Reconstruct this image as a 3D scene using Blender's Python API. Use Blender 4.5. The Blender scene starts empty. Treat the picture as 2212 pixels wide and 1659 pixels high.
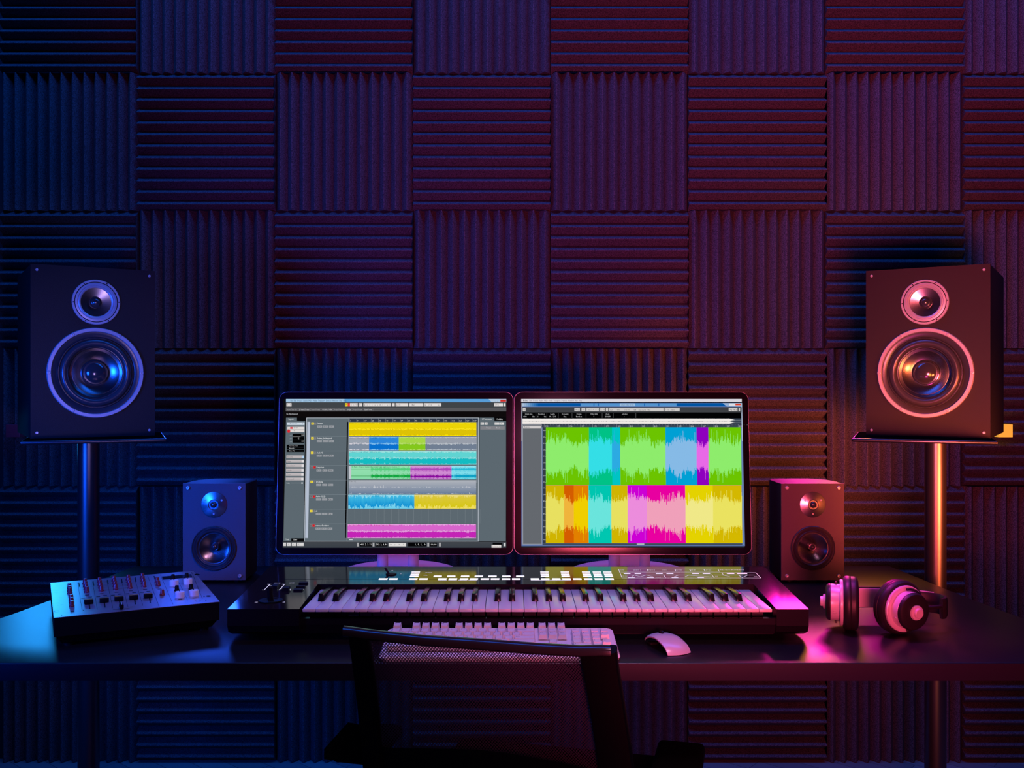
import bpy, bmesh, math, random
from mathutils import Vector, Matrix
random.seed(7)
C = bpy.context.scene.collection
PI = math.pi
F = 2074.0            # focal length in pixels of the 2212-wide frame
CX, CY, CZ = 1106.0, 829.5, 1.235
ZD = 0.77             # desk top height

def srgb(r, g=None, b=None):
    if g is None: r, g, b = r
    def f(c):
        c /= 255.0
        return c/12.92 if c <= .04045 else ((c+.055)/1.055)**2.4
    return (f(r), f(g), f(b))

def pt(px, py, D):
    return Vector(((px-CX)*D/F, D, CZ-(py-CY)*D/F))
def hitz(px, py, z):
    return pt(px, py, (CZ-z)*F/(py-CY))

# ---------------------------------------------------------------- materials
def mat(name, col, rough=.5, metal=0., spec=.5, bump=0., bscale=200., noise=0., emis=None, estr=0., aniso=0., coat=0., bdist=.002):
    m = bpy.data.materials.new(name); m.use_nodes = True
    nt = m.node_tree; b = nt.nodes['Principled BSDF']
    b.inputs['Base Color'].default_value = (*col, 1)
    b.inputs['Roughness'].default_value = rough
    b.inputs['Metallic'].default_value = metal
    b.inputs['Specular IOR Level'].default_value = spec
    if coat:
        b.inputs['Coat Weight'].default_value = coat; b.inputs['Coat Roughness'].default_value = .1
    if aniso: b.inputs['Anisotropic'].default_value = aniso
    if emis:
        b.inputs['Emission Color'].default_value = (*emis, 1)
        b.inputs['Emission Strength'].default_value = estr
    if bump or noise:
        tc = nt.nodes.new('ShaderNodeTexCoord'); n = nt.nodes.new('ShaderNodeTexNoise')
        n.inputs['Scale'].default_value = bscale; n.inputs['Detail'].default_value = 3
        nt.links.new(tc.outputs['Object'], n.inputs['Vector'])
        if bump:
            bp = nt.nodes.new('ShaderNodeBump'); bp.inputs['Strength'].default_value = bump
            bp.inputs['Distance'].default_value = bdist
            nt.links.new(n.outputs['Fac'], bp.inputs['Height']); nt.links.new(bp.outputs['Normal'], b.inputs['Normal'])
        if noise:
            r = nt.nodes.new('ShaderNodeValToRGB')
            r.color_ramp.elements[0].position = .35; r.color_ramp.elements[1].position = .65
            r.color_ramp.elements[0].color = (*[c*(1-noise) for c in col], 1)
            r.color_ramp.elements[1].color = (*[min(1, c*(1+noise)) for c in col], 1)
            nt.links.new(n.outputs['Fac'], r.inputs['Fac']); nt.links.new(r.outputs['Color'], b.inputs['Base Color'])
    return m

M = {}
M['foam'] = mat('charcoal foam', (.105, .105, .11), .95, spec=.08, bump=.3, bscale=380, noise=.6)
M['wall'] = mat('dark wall paint', (.05, .05, .055), .9)
M['desk'] = mat('black satin desk', (.006, .006, .007), .36, spec=.6, bump=.10, bscale=900, bdist=.0006)
M['desk_edge'] = mat('desk edge band', (.008, .006, .018), .5, spec=.25)
M['steel'] = mat('dark satin metal', (.13, .13, .14), .33, metal=.9)
M['plate'] = mat('glossy black metal plate', (.10, .10, .11), .28, metal=.9)
M['plate_matt'] = mat('matt glare-free plate top', (.004, .004, .004), 1., spec=0.)  # stand plate top, made matt and black to kill lamp glare
M['cab'] = mat('black vinyl cabinet', (.014, .014, .015), .6, spec=.25, bump=.25, bscale=700, bdist=.0006)
M['baffle'] = mat('dark baffle', (.024, .019, .018), .5, spec=.3, bump=.5, bscale=800, bdist=.0006)
M['baffle2'] = mat('textured grey baffle', (.115, .088, .092), .55, bump=.8, bscale=600, bdist=.0008)
M['ring'] = mat('pale metal ring', (.62, .60, .62), .38, metal=.25)
M['rubber'] = mat('glossy rubber surround', (.05, .05, .055), .28, spec=.8)
M['dark'] = mat('matt black plastic', (.003, .003, .003), .6, spec=.15)
M['cone'] = mat('brushed dark cone', (.45, .45, .46), .27, metal=1.)
M['dome'] = mat('glossy dark dome', (.06, .06, .065), .15, metal=.3, spec=1., coat=.6)
M['screw'] = mat('bright screw', (.75, .74, .76), .35, metal=.4)
M['mon_white'] = mat('white satin plastic', (.75, .73, .74), .35)
M['bezel'] = mat('black glass bezel', (.008, .006, .008), .14, spec=.25)
M['rim'] = mat('aluminium rim', (.5, .5, .55), .35, metal=.5)
M['synth'] = mat('gloss black synth body', (.012, .010, .011), .085, spec=.42)
M['synth_front'] = mat('satin black synth front', (.006, .004, .009), .5, spec=.12)
M['wkey'] = mat('white piano key', (.78, .76, .77), .22, spec=.5)
M['kstem_shade'] = mat('key base darkened for shade', (.10, .08, .10), .5)  # white key base, colour darkened to stand for shade under the key lip
M['bkey'] = mat('black piano key', (.010, .009, .010), .2, spec=.35)
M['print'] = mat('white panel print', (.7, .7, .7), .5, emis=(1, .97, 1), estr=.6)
M['lit'] = mat('lit white button', (.9, .9, .9), .4, emis=(1, 1, 1), estr=1.5)
M['kb'] = mat('white keyboard plastic', (.80, .78, .79), .42)
M['kc'] = mat('white keycap', (.80, .78, .79), .38)
M['legend'] = mat('black legend', (.02, .02, .02), .5)
M['hp_white'] = mat('white satin headphone shell', (.66, .62, .68), .28, metal=.1)
M['hp_black'] = mat('black leatherette', (.014, .012, .014), .45, spec=.4)
M['mixface'] = mat('silver mixer faceplate', (.34, .34, .36), .3, metal=.5, bump=.05, bscale=900)
M['redknob'] = mat('dark red knob', (.20, .02, .035), .28)
M['whiteknob'] = mat('white knob', (.8, .78, .78), .35)
M['redlamp'] = mat('dark red lamp cover', (.35, .05, .08), .4)
M['chair'] = mat('black chair plastic', (.002, .002, .002), .6, spec=.12)
M['chair_gloss'] = mat('glossy black chair rail', (.02, .018, .02), .2, spec=.7)
M['mesh'] = mat('black mesh thread', (.045, .034, .055), .6)
M['amber'] = mat('amber block', (.80, .50, .08), .5)
M['amber_lit'] = mat('lit amber lamp', (.80, .50, .08), .5, emis=srgb(222, 160, 48), estr=1.)
M['fabric'] = mat('black seat fabric', (.01, .01, .012), .9)

def floor_mat():
    m = bpy.data.materials.new('herringbone wood floor'); m.use_nodes = True
    nt = m.node_tree; b = nt.nodes['Principled BSDF']; b.inputs['Roughness'].default_value = .5
    tc = nt.nodes.new('ShaderNodeTexCoord'); mp = nt.nodes.new('ShaderNodeMapping')
    mp.inputs['Rotation'].default_value = (0, 0, math.radians(40))
    br = nt.nodes.new('ShaderNodeTexBrick'); br.inputs['Scale'].default_value = 6
    br.inputs['Color1'].default_value = (.36, .30, .26, 1); br.inputs['Color2'].default_value = (.46, .40, .34, 1)
    br.inputs['Mortar'].default_value = (.12, .1, .09, 1); br.inputs['Mortar Size'].default_value = .006
    br.inputs['Row Height'].default_value = .45; br.inputs['Brick Width'].default_value = 2.4
    nt.links.new(tc.outputs['Object'], mp.inputs[0]); nt.links.new(mp.outputs[0], br.inputs[0])
    nt.links.new(br.outputs[0], b.inputs['Base Color'])
    return m
M['floor'] = floor_mat()

def display_mat():
    m = bpy.data.materials.new('display image'); m.use_nodes = True
    nt = m.node_tree; b = nt.nodes['Principled BSDF']
    a = nt.nodes.new('ShaderNodeAttribute'); a.attribute_name = 'ui'
    b.inputs['Base Color'].default_value = (0, 0, 0, 1); b.inputs['Roughness'].default_value = .3
    b.inputs['Specular IOR Level'].default_value = .0
    b.inputs['Emission Strength'].default_value = 1.0
    nt.links.new(a.outputs['Color'], b.inputs['Emission Color'])
    return m
M['display'] = display_mat()

# ---------------------------------------------------------------- mesh helpers
def finish(name, bm, m, parent=None, smooth=None, label=None):
    me = bpy.data.meshes.new(name)
    bmesh.ops.recalc_face_normals(bm, faces=bm.faces)
    bm.to_mesh(me); bm.free()
    for x in (m if isinstance(m, (list, tuple)) else [m]): me.materials.append(M[x] if isinstance(x, str) else x)
    o = bpy.data.objects.new(name, me); C.objects.link(o)
    if parent: o.parent = parent
    if smooth is not None: smoothen(me, smooth)
    if label: o['label'] = label
    return o
def smoothen(me, ang=35):
    me.shade_smooth()
    try: me.set_sharp_from_angle(angle=math.radians(ang))
    except Exception: pass
def thing(name, label, cat, loc=(0, 0, 0), rz=0, group=None):
    o = bpy.data.objects.new(name, None); C.objects.link(o)
    o.location = loc; o.rotation_euler = (0, 0, rz); o.empty_display_size = .05
    o['label'] = label; o['category'] = cat
    if group: o['group'] = group
    return o
def tag(o, label, cat, group=None):
    o['label'] = label; o['category'] = cat
    if group: o['group'] = group
    return o
def box(bm, x0, x1, y0, y1, z0, z1, mi=0, bev=0, seg=2):
    vs = [bm.verts.new((x, y, z)) for z in (z0, z1) for y in (y0, y1) for x in (x0, x1)]
    fs = [bm.faces.new([vs[i] for i in f]) for f in ((0, 2, 3, 1), (4, 5, 7, 6), (0, 1, 5, 4), (2, 6, 7, 3), (0, 4, 6, 2), (1, 3, 7, 5))]
    for f in fs: f.material_index = mi
    if bev:
        es = list({e for f in fs for e in f.edges})
        bmesh.ops.bevel(bm, geom=es, offset=bev, segments=seg, profile=.5, affect='EDGES', clamp_overlap=True, material=-1)
    return vs
def prism(bm, pts, z0, z1, mi=0):
    """pts: list of (x, y); extruded along z"""
    n = len(pts)
    a = [bm.verts.new((p[0], p[1], z0)) for p in pts]; b = [bm.verts.new((p[0], p[1], z1)) for p in pts]
    fs = [bm.faces.new(a[::-1]), bm.faces.new(b)]
    for i in range(n): fs.append(bm.faces.new([a[i], a[(i+1) % n], b[(i+1) % n], b[i]]))
    for f in fs: f.material_index = mi
    return fs
def lathe(bm, prof, org=(0, 0, 0), axis=(0, -1, 0), seg=48, mi=0, caps=False):
    """prof: list of (r, h); h runs along axis"""
    ax = Vector(axis).normalized(); org = Vector(org)
    t = Vector((0, 0, 1)) if abs(ax.z) < .9 else Vector((1, 0, 0))
    u = ax.cross(t).normalized(); v = ax.cross(u).normalized()
    rings = []
    for r, h in prof:
        if r < 1e-6: rings.append([bm.verts.new(org+ax*h)])
        else: rings.append([bm.verts.new(org+ax*h+(u*math.cos(2*PI*i/seg)+v*math.sin(2*PI*i/seg))*r) for i in range(seg)])
    for a, b in zip(rings, rings[1:]):
        for i in range(seg):
            j = (i+1) % seg
            if len(a) == 1 and len(b) == 1: continue
            if len(a) == 1: f = bm.faces.new([a[0], b[i], b[j]])
            elif len(b) == 1: f = bm.faces.new([a[i], a[j], b[0]])
            else: f = bm.faces.new([a[i], a[j], b[j], b[i]])
            f.material_index = mi
    if caps:
        for r in (rings[0], rings[-1]):
            if len(r) > 1: bm.faces.new(r).material_index = mi
def tube(bm, path, r, seg=12, mi=0, flat=None):
    """swept round (or flat: (halfwidth, halfheight)) bar along path"""
    path = [Vector(p) for p in path]; rings = []
    for i, p in enumerate(path):
        d = (path[min(i+1, len(path)-1)]-path[max(i-1, 0)]).normalized()
        t = Vector((0, 0, 1)) if abs(d.z) < .95 else Vector((0, 1, 0))
        u = d.cross(t).normalized(); v = u.cross(d).normalized()
        rr = r[i] if isinstance(r, (list, tuple)) else r
        if flat:
            hw, hh = flat; k = min(hw, hh)*.35; ring = []
            for cx, cy, a0 in ((hw-k, hh-k, 0), (-hw+k, hh-k, 90), (-hw+k, -hh+k, 180), (hw-k, -hh+k, 270)):
                for a in (0, 30, 60, 90):
                    an = math.radians(a0+a); ring.append(bm.verts.new(p+u*(cx+k*math.cos(an))+v*(cy+k*math.sin(an))))
        else:
            ring = [bm.verts.new(p+(u*math.cos(2*PI*j/seg)+v*math.sin(2*PI*j/seg))*rr) for j in range(seg)]
        rings.append(ring)
    n = len(rings[0])
    for a, b in zip(rings, rings[1:]):
        for j in range(n): bm.faces.new([a[j], a[(j+1) % n], b[(j+1) % n], b[j]]).material_index = mi
    bm.faces.new(rings[0]).material_index = mi; bm.faces.new(rings[-1][::-1]).material_index = mi
def N(): return bmesh.new()
def holed_panel(bm, w, z0, z1, y0, y1, holes, seg=72):
    """upright panel (front at y0, back at y1) with round openings; holes: (x, z, r)"""
    outl = [(-w/2, z0), (w/2, z0), (w/2, z1), (-w/2, z1)]
    loops = [outl]+[[(hx+r*math.cos(2*PI*i/seg), hz+r*math.sin(2*PI*i/seg)) for i in range(seg)] for hx, hz, r in holes]
    es = []; vl = []
    for lp in loops:
        v = [bm.verts.new((x, y0, z)) for x, z in lp]; vl.append(v)
        es += [bm.edges.new((v[i], v[(i+1) % len(v)])) for i in range(len(v))]
    bmesh.ops.triangle_fill(bm, use_beauty=True, use_dissolve=False, edges=es)
    for v in vl:
        b = [bm.verts.new((q.co.x, y1, q.co.z)) for q in v]; k = len(v)
        for i in range(k): bm.faces.new([v[i], v[(i+1) % k], b[(i+1) % k], b[i]])
def copy_tree(o, parent=None):
    c = o.copy(); C.objects.link(c)
    if parent: c.parent = parent
    for ch in list(o.children): copy_tree(ch, c)
    return c

# text -> flat polygons
_tc = {}
def text_mesh(s):
    if s in _tc: return _tc[s]
    cu = bpy.data.curves.new('t', 'FONT'); cu.body = s; cu.size = 1; cu.resolution_u = 1
    ob = bpy.data.objects.new('t', cu); C.objects.link(ob)
    dg = bpy.context.evaluated_depsgraph_get()
    me = bpy.data.meshes.new_from_object(ob.evaluated_get(dg))
    vs = [(v.co.x, v.co.y) for v in me.vertices]; fs = [tuple(p.vertices) for p in me.polygons]
    w = max([v[0] for v in vs], default=0)
    bpy.data.objects.remove(ob); bpy.data.curves.remove(cu); bpy.data.meshes.remove(me)
    _tc[s] = (vs, fs, w); return _tc[s]
def add_text(bm, s, fn, mi=0):
    """fn maps (x, y) in em units to a 3-D point"""
    vs, fs, w = text_mesh(s)
    bv = [bm.verts.new(fn(x, y)) for x, y in vs]
    for f in fs:
        try: bm.faces.new([bv[i] for i in f]).material_index = mi
        except ValueError: pass

# ================================================================ SETTING
S = 663.6; TILE = 298.6/S; DC = F/S; RD = .028; DB = DC+RD
def struct(o): o['kind'] = 'structure'; return o
bm = N(); box(bm, -2.6, 2.6, DB+.012, DB+.10, 0, 3.0); struct(finish('wall_back', bm, 'wall'))
bm = N(); box(bm, -2.6, 2.6, -1.6, DB+.10, -.05, 0); struct(finish('floor', bm, 'floor'))

# ---- acoustic foam tiles: ribs of real depth
def foam_mesh():
    bm = N(); n = 12; p = TILE/n; g = .0008; h = TILE/2-g; b = RD
    prof = [(-h, .012), (-h, 0)]
    for i in range(n):
        x = -TILE/2+i*p
        a = max(x, -h)
        prof += [(x+p*.45, -b*.965), (x+p*.5, -b), (x+p*.55, -b*.965)]
        prof.append((min(x+p, h), 0))
    prof.append((h, .012))
    A = [bm.verts.new((x, y, -h)) for x, y in prof]; B = [bm.verts.new((x, y, h)) for x, y in prof]
    k = len(prof)
    for i in range(k): bm.faces.new([A[i], A[(i+1) % k], B[(i+1) % k], B[i]])
    bmesh.ops.triangulate(bm, faces=[bm.faces.new(A[::-1]), bm.faces.new(B)])
    me = bpy.data.meshes.new('foam_panel'); bmesh.ops.recalc_face_normals(bm, faces=bm.faces); bm.to_mesh(me); bm.free()
    me.materials.append(M['foam']); return me
fm = foam_mesh()
x_first = (294-CX)/S      # boundary between the first and second column
z_first = CZ-(155-CY)/S   # boundary between the top and second row
rows = ['top', 'second', 'third', 'fourth', 'fifth', 'bottom']
cols = ['leftmost', 'second', 'third', 'fourth', 'fifth', 'sixth', 'seventh', 'rightmost']
for r in range(6):
    for c in range(8):
        o = bpy.data.objects.new('foam_panel', fm); C.objects.link(o)
        o.location = (x_first+(c-.5)*TILE, DB, z_first-(r-.5)*TILE)
        vert = (r+c) % 2 == 1
        if not vert: o.rotation_euler = (0, PI/2, 0)
        cc = cols[c]+' in' if c in (0, 7) else cols[c]+' from left in'
        rr = 'the '+rows[r]+' row'
        tag(o, '%s-ribbed dark foam wall tile, %s %s' % ('vertical' if vert else 'horizontal', rr, cc), 'acoustic panel', 'acoustic foam tiles covering the wall')

# ================================================================ DESK
d = thing('desk', 'wide black satin desk carrying the screens, keyboards and mixer', 'desk', (0, 1.95, 0))
half = [(.965, 2.452), (.9705, 2.36), (.981, 2.2), (.992, 2.07), (1.006, 1.955), (1.02, 1.87), (1.05, 1.72), (1.08, 1.60)]
poly = [(x, y-1.95) for x, y in half]+[(-x, y-1.95) for x, y in half[::-1]]
bm = N(); fs = prism(bm, poly[::-1], ZD-.030, ZD)
es = [e for e in bm.edges if all(abs(v.co.z-ZD) < 1e-6 for v in e.verts)]
bmesh.ops.bevel(bm, geom=es, offset=.0022, segments=3, profile=.5, affect='EDGES')
for f in bm.faces:
    if abs(f.normal.z) < .3: f.material_index = 1
finish('desktop', bm, ['desk', 'desk_edge'], d, 40)
for s in (-1, 1):
    bm = N(); box(bm, s*1.035-.02, s*1.035+.02, -.33, -.20, 0, ZD-.03, bev=.003); finish('leg', bm, 'dark', d)

# ================================================================ BIG SPEAKERS ON STANDS
def screw_bm(bm, x, z, r, y=0, h=.0015, axis=(0, -1, 0), hole=True, mi=0, mi2=1):
    prof = [(r, 0), (r, h*.7), (r*.85, h), (r*.45, h)]
    prof += [(r*.4, h*.2), (0, h*.2)] if hole else [(0, h)]
    lathe(bm, prof, (x, y, z), axis, 14, mi)

def big_speaker(name, label, loc, rz, mirror):
    t = thing(name, label, 'speaker', loc, rz, None)
    W, H, Dp = .281, .413, .33; k = -1 if mirror else 1
    def X(v): return k*v
    bm = N(); box(bm, -W/2, W/2, .012, Dp, 0, H)
    bmesh.ops.delete(bm, geom=[f for f in bm.faces if all(abs(v.co.y-.012) < 1e-6 for v in f.verts)], context='FACES_ONLY')
    bmesh.ops.bevel(bm, geom=[e for e in bm.edges if len(e.link_faces) == 2], offset=.003, segments=2, profile=.5, affect='EDGES'); finish('cabinet', bm, 'cab', t, 30)
    bm = N(); holed_panel(bm, W, 0, H, -.002, .0118, [(X(-.003), .1565, .1098*.80), (X(-.003), .3285, .0548*.68)]); finish('front_panel', bm, 'baffle', t, 30)
    # woofer
    wx, wz, R = X(-.003), .1565, .1098
    bm = N(); lathe(bm, [(R, .002), (R, .006), (R*.985, .009), (R*.92, .009), (R*.905, .006), (R*.905, .0022)], (wx, 0, wz), seg=72)
    w = finish('woofer', bm, 'ring', t, 30)
    bm = N(); lathe(bm, [(R*.905, .0025), (R*.90, .0055), (R*.80, .0045), (R*.785, .0025), (R*.775, .0075), (R*.765, .0075), (R*.755, .0022)], (wx, 0, wz), seg=72)
    finish('gasket', bm, 'rubber', w, 50)
    bm = N(); pr = [(R*.755, .0022)]
    for i in range(13):
        a = PI*i/12; pr.append((R*.66+R*.085*math.cos(a), .0025+.011*math.sin(a)))
    pr += [(R*.56, .0022)]
    lathe(bm, pr, (wx, 0, wz), seg=72); finish('surround', bm, 'rubber', w, 60)
    bm = N(); lathe(bm, [(R*.56, .0022), (R*.545, .0035), (R*.535, .0030), (R*.49, .0006), (R*.485, .0014), (R*.478, .0000), (R*.30, -.0085), (R*.28, -.0092), (R*.27, -.0085)], (wx, 0, wz), seg=72)
    finish('cone', bm, 'cone', w, 40)
    bm = N(); lathe(bm, [(R*.285, -.009), (R*.285, -.0065), (R*.265, -.006)]+[(R*.262*math.cos(a*PI/20), -.007+.017*math.sin(a*PI/20)) for a in range(0, 10)]+[(0, .010)], (wx, 0, wz), seg=48)
    finish('dust_cap', bm, 'dome', w, 70)
    for a in range(6):
        an = math.radians(60*a); bm = N(); screw_bm(bm, wx+R*.955*math.cos(an), wz+R*.955*math.sin(an), .0045, -.0088, .0012); finish('screw', bm, 'ring', w, 30)
    # tweeter
    tx, tz, R = X(-.003), .3285, .0548
    bm = N(); lathe(bm, [(R, .002), (R, .005), (R*.98, .0065), (R*.90, .0065), (R*.895, .003), (R*.87, .003), (R*.865, .0062), (R*.78, .0070), (R*.75, .0050), (R*.70, .0062), (R*.645, .0045), (R*.635, .002)], (tx, 0, tz), seg=64)
    w = finish('tweeter', bm, 'ring', t, 35)
    bm = N(); lathe(bm, [(R*.898, .0031), (R*.898, .0064), (R*.868, .0064), (R*.868, .0031)], (tx, 0, tz), seg=64); finish('gasket', bm, 'dark', w, 30)
    bm = N(); lathe(bm, [(R*.635, .0022), (R*.62, .0022), (R*.26, -.0075), (R*.25, -.0075)], (tx, 0, tz), seg=64); finish('cone', bm, 'cone', w, 40)
    bm = N(); lathe(bm, [(R*.26, -.006), (R*.255, -.004), (R*.22, -.004)]+[(R*.20*math.cos(a*PI/20), -.004+.010*math.sin(a*PI/20)) for a in range(0, 10)]+[(0, .006)], (tx, 0, tz), seg=40); finish('dust_cap', bm, 'dome', w, 70)
    for a in range(6):
        an = math.radians(60*a+2); bm = N(); lathe(bm, [(.0016, 0), (.0016, .0004), (0, .0005)], (tx+R*.94*math.cos(an), -.0063, tz+R*.94*math.sin(an)), seg=10); finish('screw', bm, 'dark', w, 30)
    for sx, sz in ((-1, .0135), (1, .0135), (-1, H-.0135), (1, H-.0135)):
        bm = N(); screw_bm(bm, sx*(W/2-.0135), sz, .0032, -.0018, .0015); finish('screw', bm, 'screw', t, 30)
    return t
ZP = CZ-.1295
YAW = math.radians(32)
fdir = Vector((math.cos(YAW), -math.sin(YAW)))
big_speaker('studio_speaker', 'large black speaker on the right stand, pale driver rings glowing pink and orange', (1.010, 2.3405, ZP+.0004), -YAW, False)
big_speaker('studio_speaker', 'large black speaker on the left stand, pale driver rings lit blue and violet', (-1.0175, 2.3405, ZP+.0004), YAW, True)

def stand(label, sx):
    yaw = math.radians(22)
    cx, cy = sx*1.054, 2.390; ox = sx*(-.0315)-(.012 if sx < 0 else 0)
    t = thing('speaker_stand', label, 'speaker stand', (cx, cy, 0), -sx*yaw)
    bm = N(); box(bm, ox-.157, ox+.157, -.178, .152, ZP-.009, ZP, bev=.0035, seg=3)
    for f in bm.faces:
        f.normal_update()
        if all(v.co.z > ZP-1e-5 for v in f.verts): f.material_index = 1
    finish('top_plate', bm, ['plate', 'plate_matt'], t, 40)
    bm = N(); lathe(bm, [(.0255, .02), (.0255, ZP-.012)], (0, 0, 0), (0, 0, 1), 40, caps=True); finish('pole', bm, 'steel', t, 40)
    bm = N(); lathe(bm, [(.055, ZP-.0145), (.055, ZP-.0092)], (0, 0, 0), (0, 0, 1), 32, caps=True); finish('mounting_flange', bm, 'steel', t, 40)
    bm = N(); box(bm, -.16, .16, -.16, .16, 0, .02, bev=.004); finish('base_plate', bm, 'plate', t, 40)
stand('dark metal pole stand under the large speaker at the right end of the desk', 1)
stand('dark metal pole stand under the large speaker at the left end of the desk', -1)
# small square lamps fixed to the foam wall beside the speakers
for xw, m_, lab in ((1.5915, 'amber_lit', 'small square wall lamp glowing amber, half hidden behind the right large speaker'), (-1.6095, 'redlamp', 'small square unlit dark red wall lamp, half hidden behind the left large speaker')):
    bm = N(); box(bm, -.0225, .0225, 0, .03, -.0203, .0203, bev=.001)
    o = finish('wall_lamp', bm, m_); tag(o, lab, 'lamp', 'small square lamps on the foam wall'); o.location = (xw, 3.094, 1.0838)

# ================================================================ SMALL SPEAKERS
def small_speaker(label, x, mirror):
    t = thing('bookshelf_speaker', label, 'speaker', (x, 2.245, ZD))
    k = -1 if mirror else 1
    W = .1465; z0, z1 = .007, .2318
    # plan outline: straight inner side, bulging outer side, rounded back
    side = [(-W/2, .004), (-W/2-.001, .05), (-W/2-.001, .09), (-W/2+.002, .112), (-W/2+.010, .122), (-W/2+.025, .126),
            (.025, .126), (.040, .121), (.055, .108), (.068, .085), (.0745, .055), (.0745, .03), (W/2, .004)]
    pts = [(k*a, b) for a, b in side]
    bm = N(); prism(bm, pts, z0, z1)
    bmesh.ops.delete(bm, geom=[f for f in bm.faces if all(abs(v.co.y-.004) < 1e-6 for v in f.verts)], context='FACES_ONLY')
    es = [e for e in bm.edges if abs(e.verts[0].co.z-e.verts[1].co.z) < 1e-6 and max(v.co.y for v in e.verts) > .01 and len(e.link_faces) == 2]
    bmesh.ops.bevel(bm, geom=es, offset=.003, segments=2, profile=.5, affect='EDGES')
    finish('cabinet', bm, 'cab', t, 35)
    bm = N(); holed_panel(bm, W, z0-.0005, z1+.0005, 0, .0039, [(0, .0815, .052*.70), (0, .183, .030*.36)], 64); finish('front_panel', bm, 'baffle2', t, 30)
    # tweeter plate with shallow cone
    tz, R = .183, .0300
    bm = N(); lathe(bm, [(R, .0002), (R, .0014), (R*.98, .0016), (R*.42, .0052), (R*.41, .0030), (R*.36, .0022), (R*.36, .0040), (R*.27, .0040), (R*.26, .0025), (0, .0025)], (0, 0, tz), seg=64)
    w = finish('tweeter', bm, 'cone', t, 25)
    bm = N(); lathe(bm, [(R*.24*math.cos(a*PI/20), .0025+.006*math.sin(a*PI/20)) for a in range(10)]+[(0, .0085)], (0, 0, tz), seg=32); finish('dome', bm, 'dome', w, 70)
    for dx, dz in ((-.62, .35), (.62, .35), (0, -.71)):
        bm = N(); screw_bm(bm, R*dx, tz+R*dz, .0022, -.0030, .0012); finish('screw', bm, 'screw', w, 30)
    wz, R = .0815, .0520
    bm = N(); lathe(bm, [(R, .0003), (R, .003), (R*.975, .0045), (R*.95, .003), (R*.93, .0018), (R*.90, .0030), (R*.885, .0042), (R*.865, .0030), (R*.83, .0012)], (0, 0, wz), seg=64)
    w = finish('woofer', bm, 'rubber', t, 40)
    bm = N(); lathe(bm, [(R*.83, .0012), (R*.81, .0035), (R*.78, .0060), (R*.755, .0055), (R*.74, .003), (R*.70, .0010), (R*.665, .0012)], (0, 0, wz), seg=64); finish('surround', bm, 'rubber', w, 60)
    bm = N(); pr = [(R*(.665-.49*i/8), .0012-.0165*(i/8)**.8) for i in range(9)]
    lathe(bm, pr, (0, 0, wz), seg=64); finish('cone', bm, 'cone', w, 60)
    bm = N(); lathe(bm, [(R*.18, -.015), (R*.17, -.006)]+[(R*.165*math.cos(a*PI/20), -.006+.010*math.sin(a*PI/20)) for a in range(10)]+[(0, .004)], (0, 0, wz+.002), seg=32); finish('phase_plug', bm, 'dome', w, 70)
    for sx in (-1, 1):
        for sz in (.0165, .2225):
            bm = N(); screw_bm(bm, sx*.0605, sz, .0043, -.0002, .004); finish('screw', bm, 'screw', t, 30)
    for sx in (-1, 1):
        for sy in (.018, .105):
            bm = N(); lathe(bm, [(.009, 0), (.0085, .0075)], (k*(-.0+sx*.050), sy, 0), (0, 0, 1), 20, caps=True); finish('foot', bm, 'dark', t, 30)
small_speaker('small dark bookshelf speaker to the right of the screens, behind the headphones, lit pink', .703, False)
small_speaker('small dark bookshelf speaker to the left of the screens, behind the mixer, lit blue', -.6965, True)

# ================================================================ MONITORS
TILT = math.atan(.036/.3833)
class Painter:
    """draws flat coloured shapes of the screen image; coordinates are measured on the screen"""
    def __init__(s, org, root, ox):
        s.O = Vector(org); s.root = Vector(root); s.ox = ox
        s.n = Vector((0, -math.cos(TILT), math.sin(TILT))); s.v = []; s.f = []; s.c = []
    def mp(s, cx, cy, L=0):
        px = s.ox+cx/4.2133; py = 840+cy/4.2133
        dr = Vector(((px-CX)/F, 1, -(py-CY)/F)); cam = Vector((0, 0, CZ))
        t = (s.O-cam).dot(s.n)/dr.dot(s.n)
        return cam+dr*t-s.root+s.n*(.0004+.00007*L)
    def poly(s, pts, cols, L):
        i = len(s.v); s.v += [s.mp(x, y, L) for x, y in pts]; s.f.append(list(range(i, i+len(pts))))
        if not isinstance(cols[0], (tuple, list)): cols = [cols]*len(pts)
        s.c += cols
    def rect(s, x0, y0, x1, y1, col, L=1, col2=None):
        c1 = srgb(col); c2 = srgb(col2) if col2 else c1
        s.poly([(x0, y0), (x1, y0), (x1, y1), (x0, y1)], [c1, c1, c2, c2], L)
    def quad(s, pts, col, L=1): s.poly(pts, srgb(col), L)
    def text(s, st, x, y, h, col, L=3, maxw=None):
        vs, fs, w = text_mesh(st); c = srgb(col); sx = h*1.35
        if maxw: sx = maxw/max(w, .01)
        i = len(s.v); s.v += [s.mp(x+a*sx, y-b*h*1.35, L) for a, b in vs]
        for f in fs: s.f.append([i+k for k in f]); s.c += [c]*len(f)
    def build(s, name, parent):
        me = bpy.data.meshes.new(name); me.from_pydata([tuple(v) for v in s.v], [], s.f)
        ca = me.color_attributes.new('ui', 'FLOAT_COLOR', 'CORNER')
        for i, c in enumerate(s.c): ca.data[i].color = (c[0], c[1], c[2], 1)
        me.materials.append(M['display'])
        o = bpy.data.objects.new(name, me); C.objects.link(o); o.parent = parent; return o

def rrect(w, h, r, n=6, cx=0, cy=0):
    out = []
    for qx, qy, a0 in ((w/2-r, h/2-r, 0), (-w/2+r, h/2-r, 90), (-w/2+r, -h/2+r, 180), (w/2-r, -h/2+r, 270)):
        for i in range(n+1):
            a = math.radians(a0+90*i/n); out.append((cx+qx+r*math.cos(a), cy+qy+r*math.sin(a)))
    return out

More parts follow.
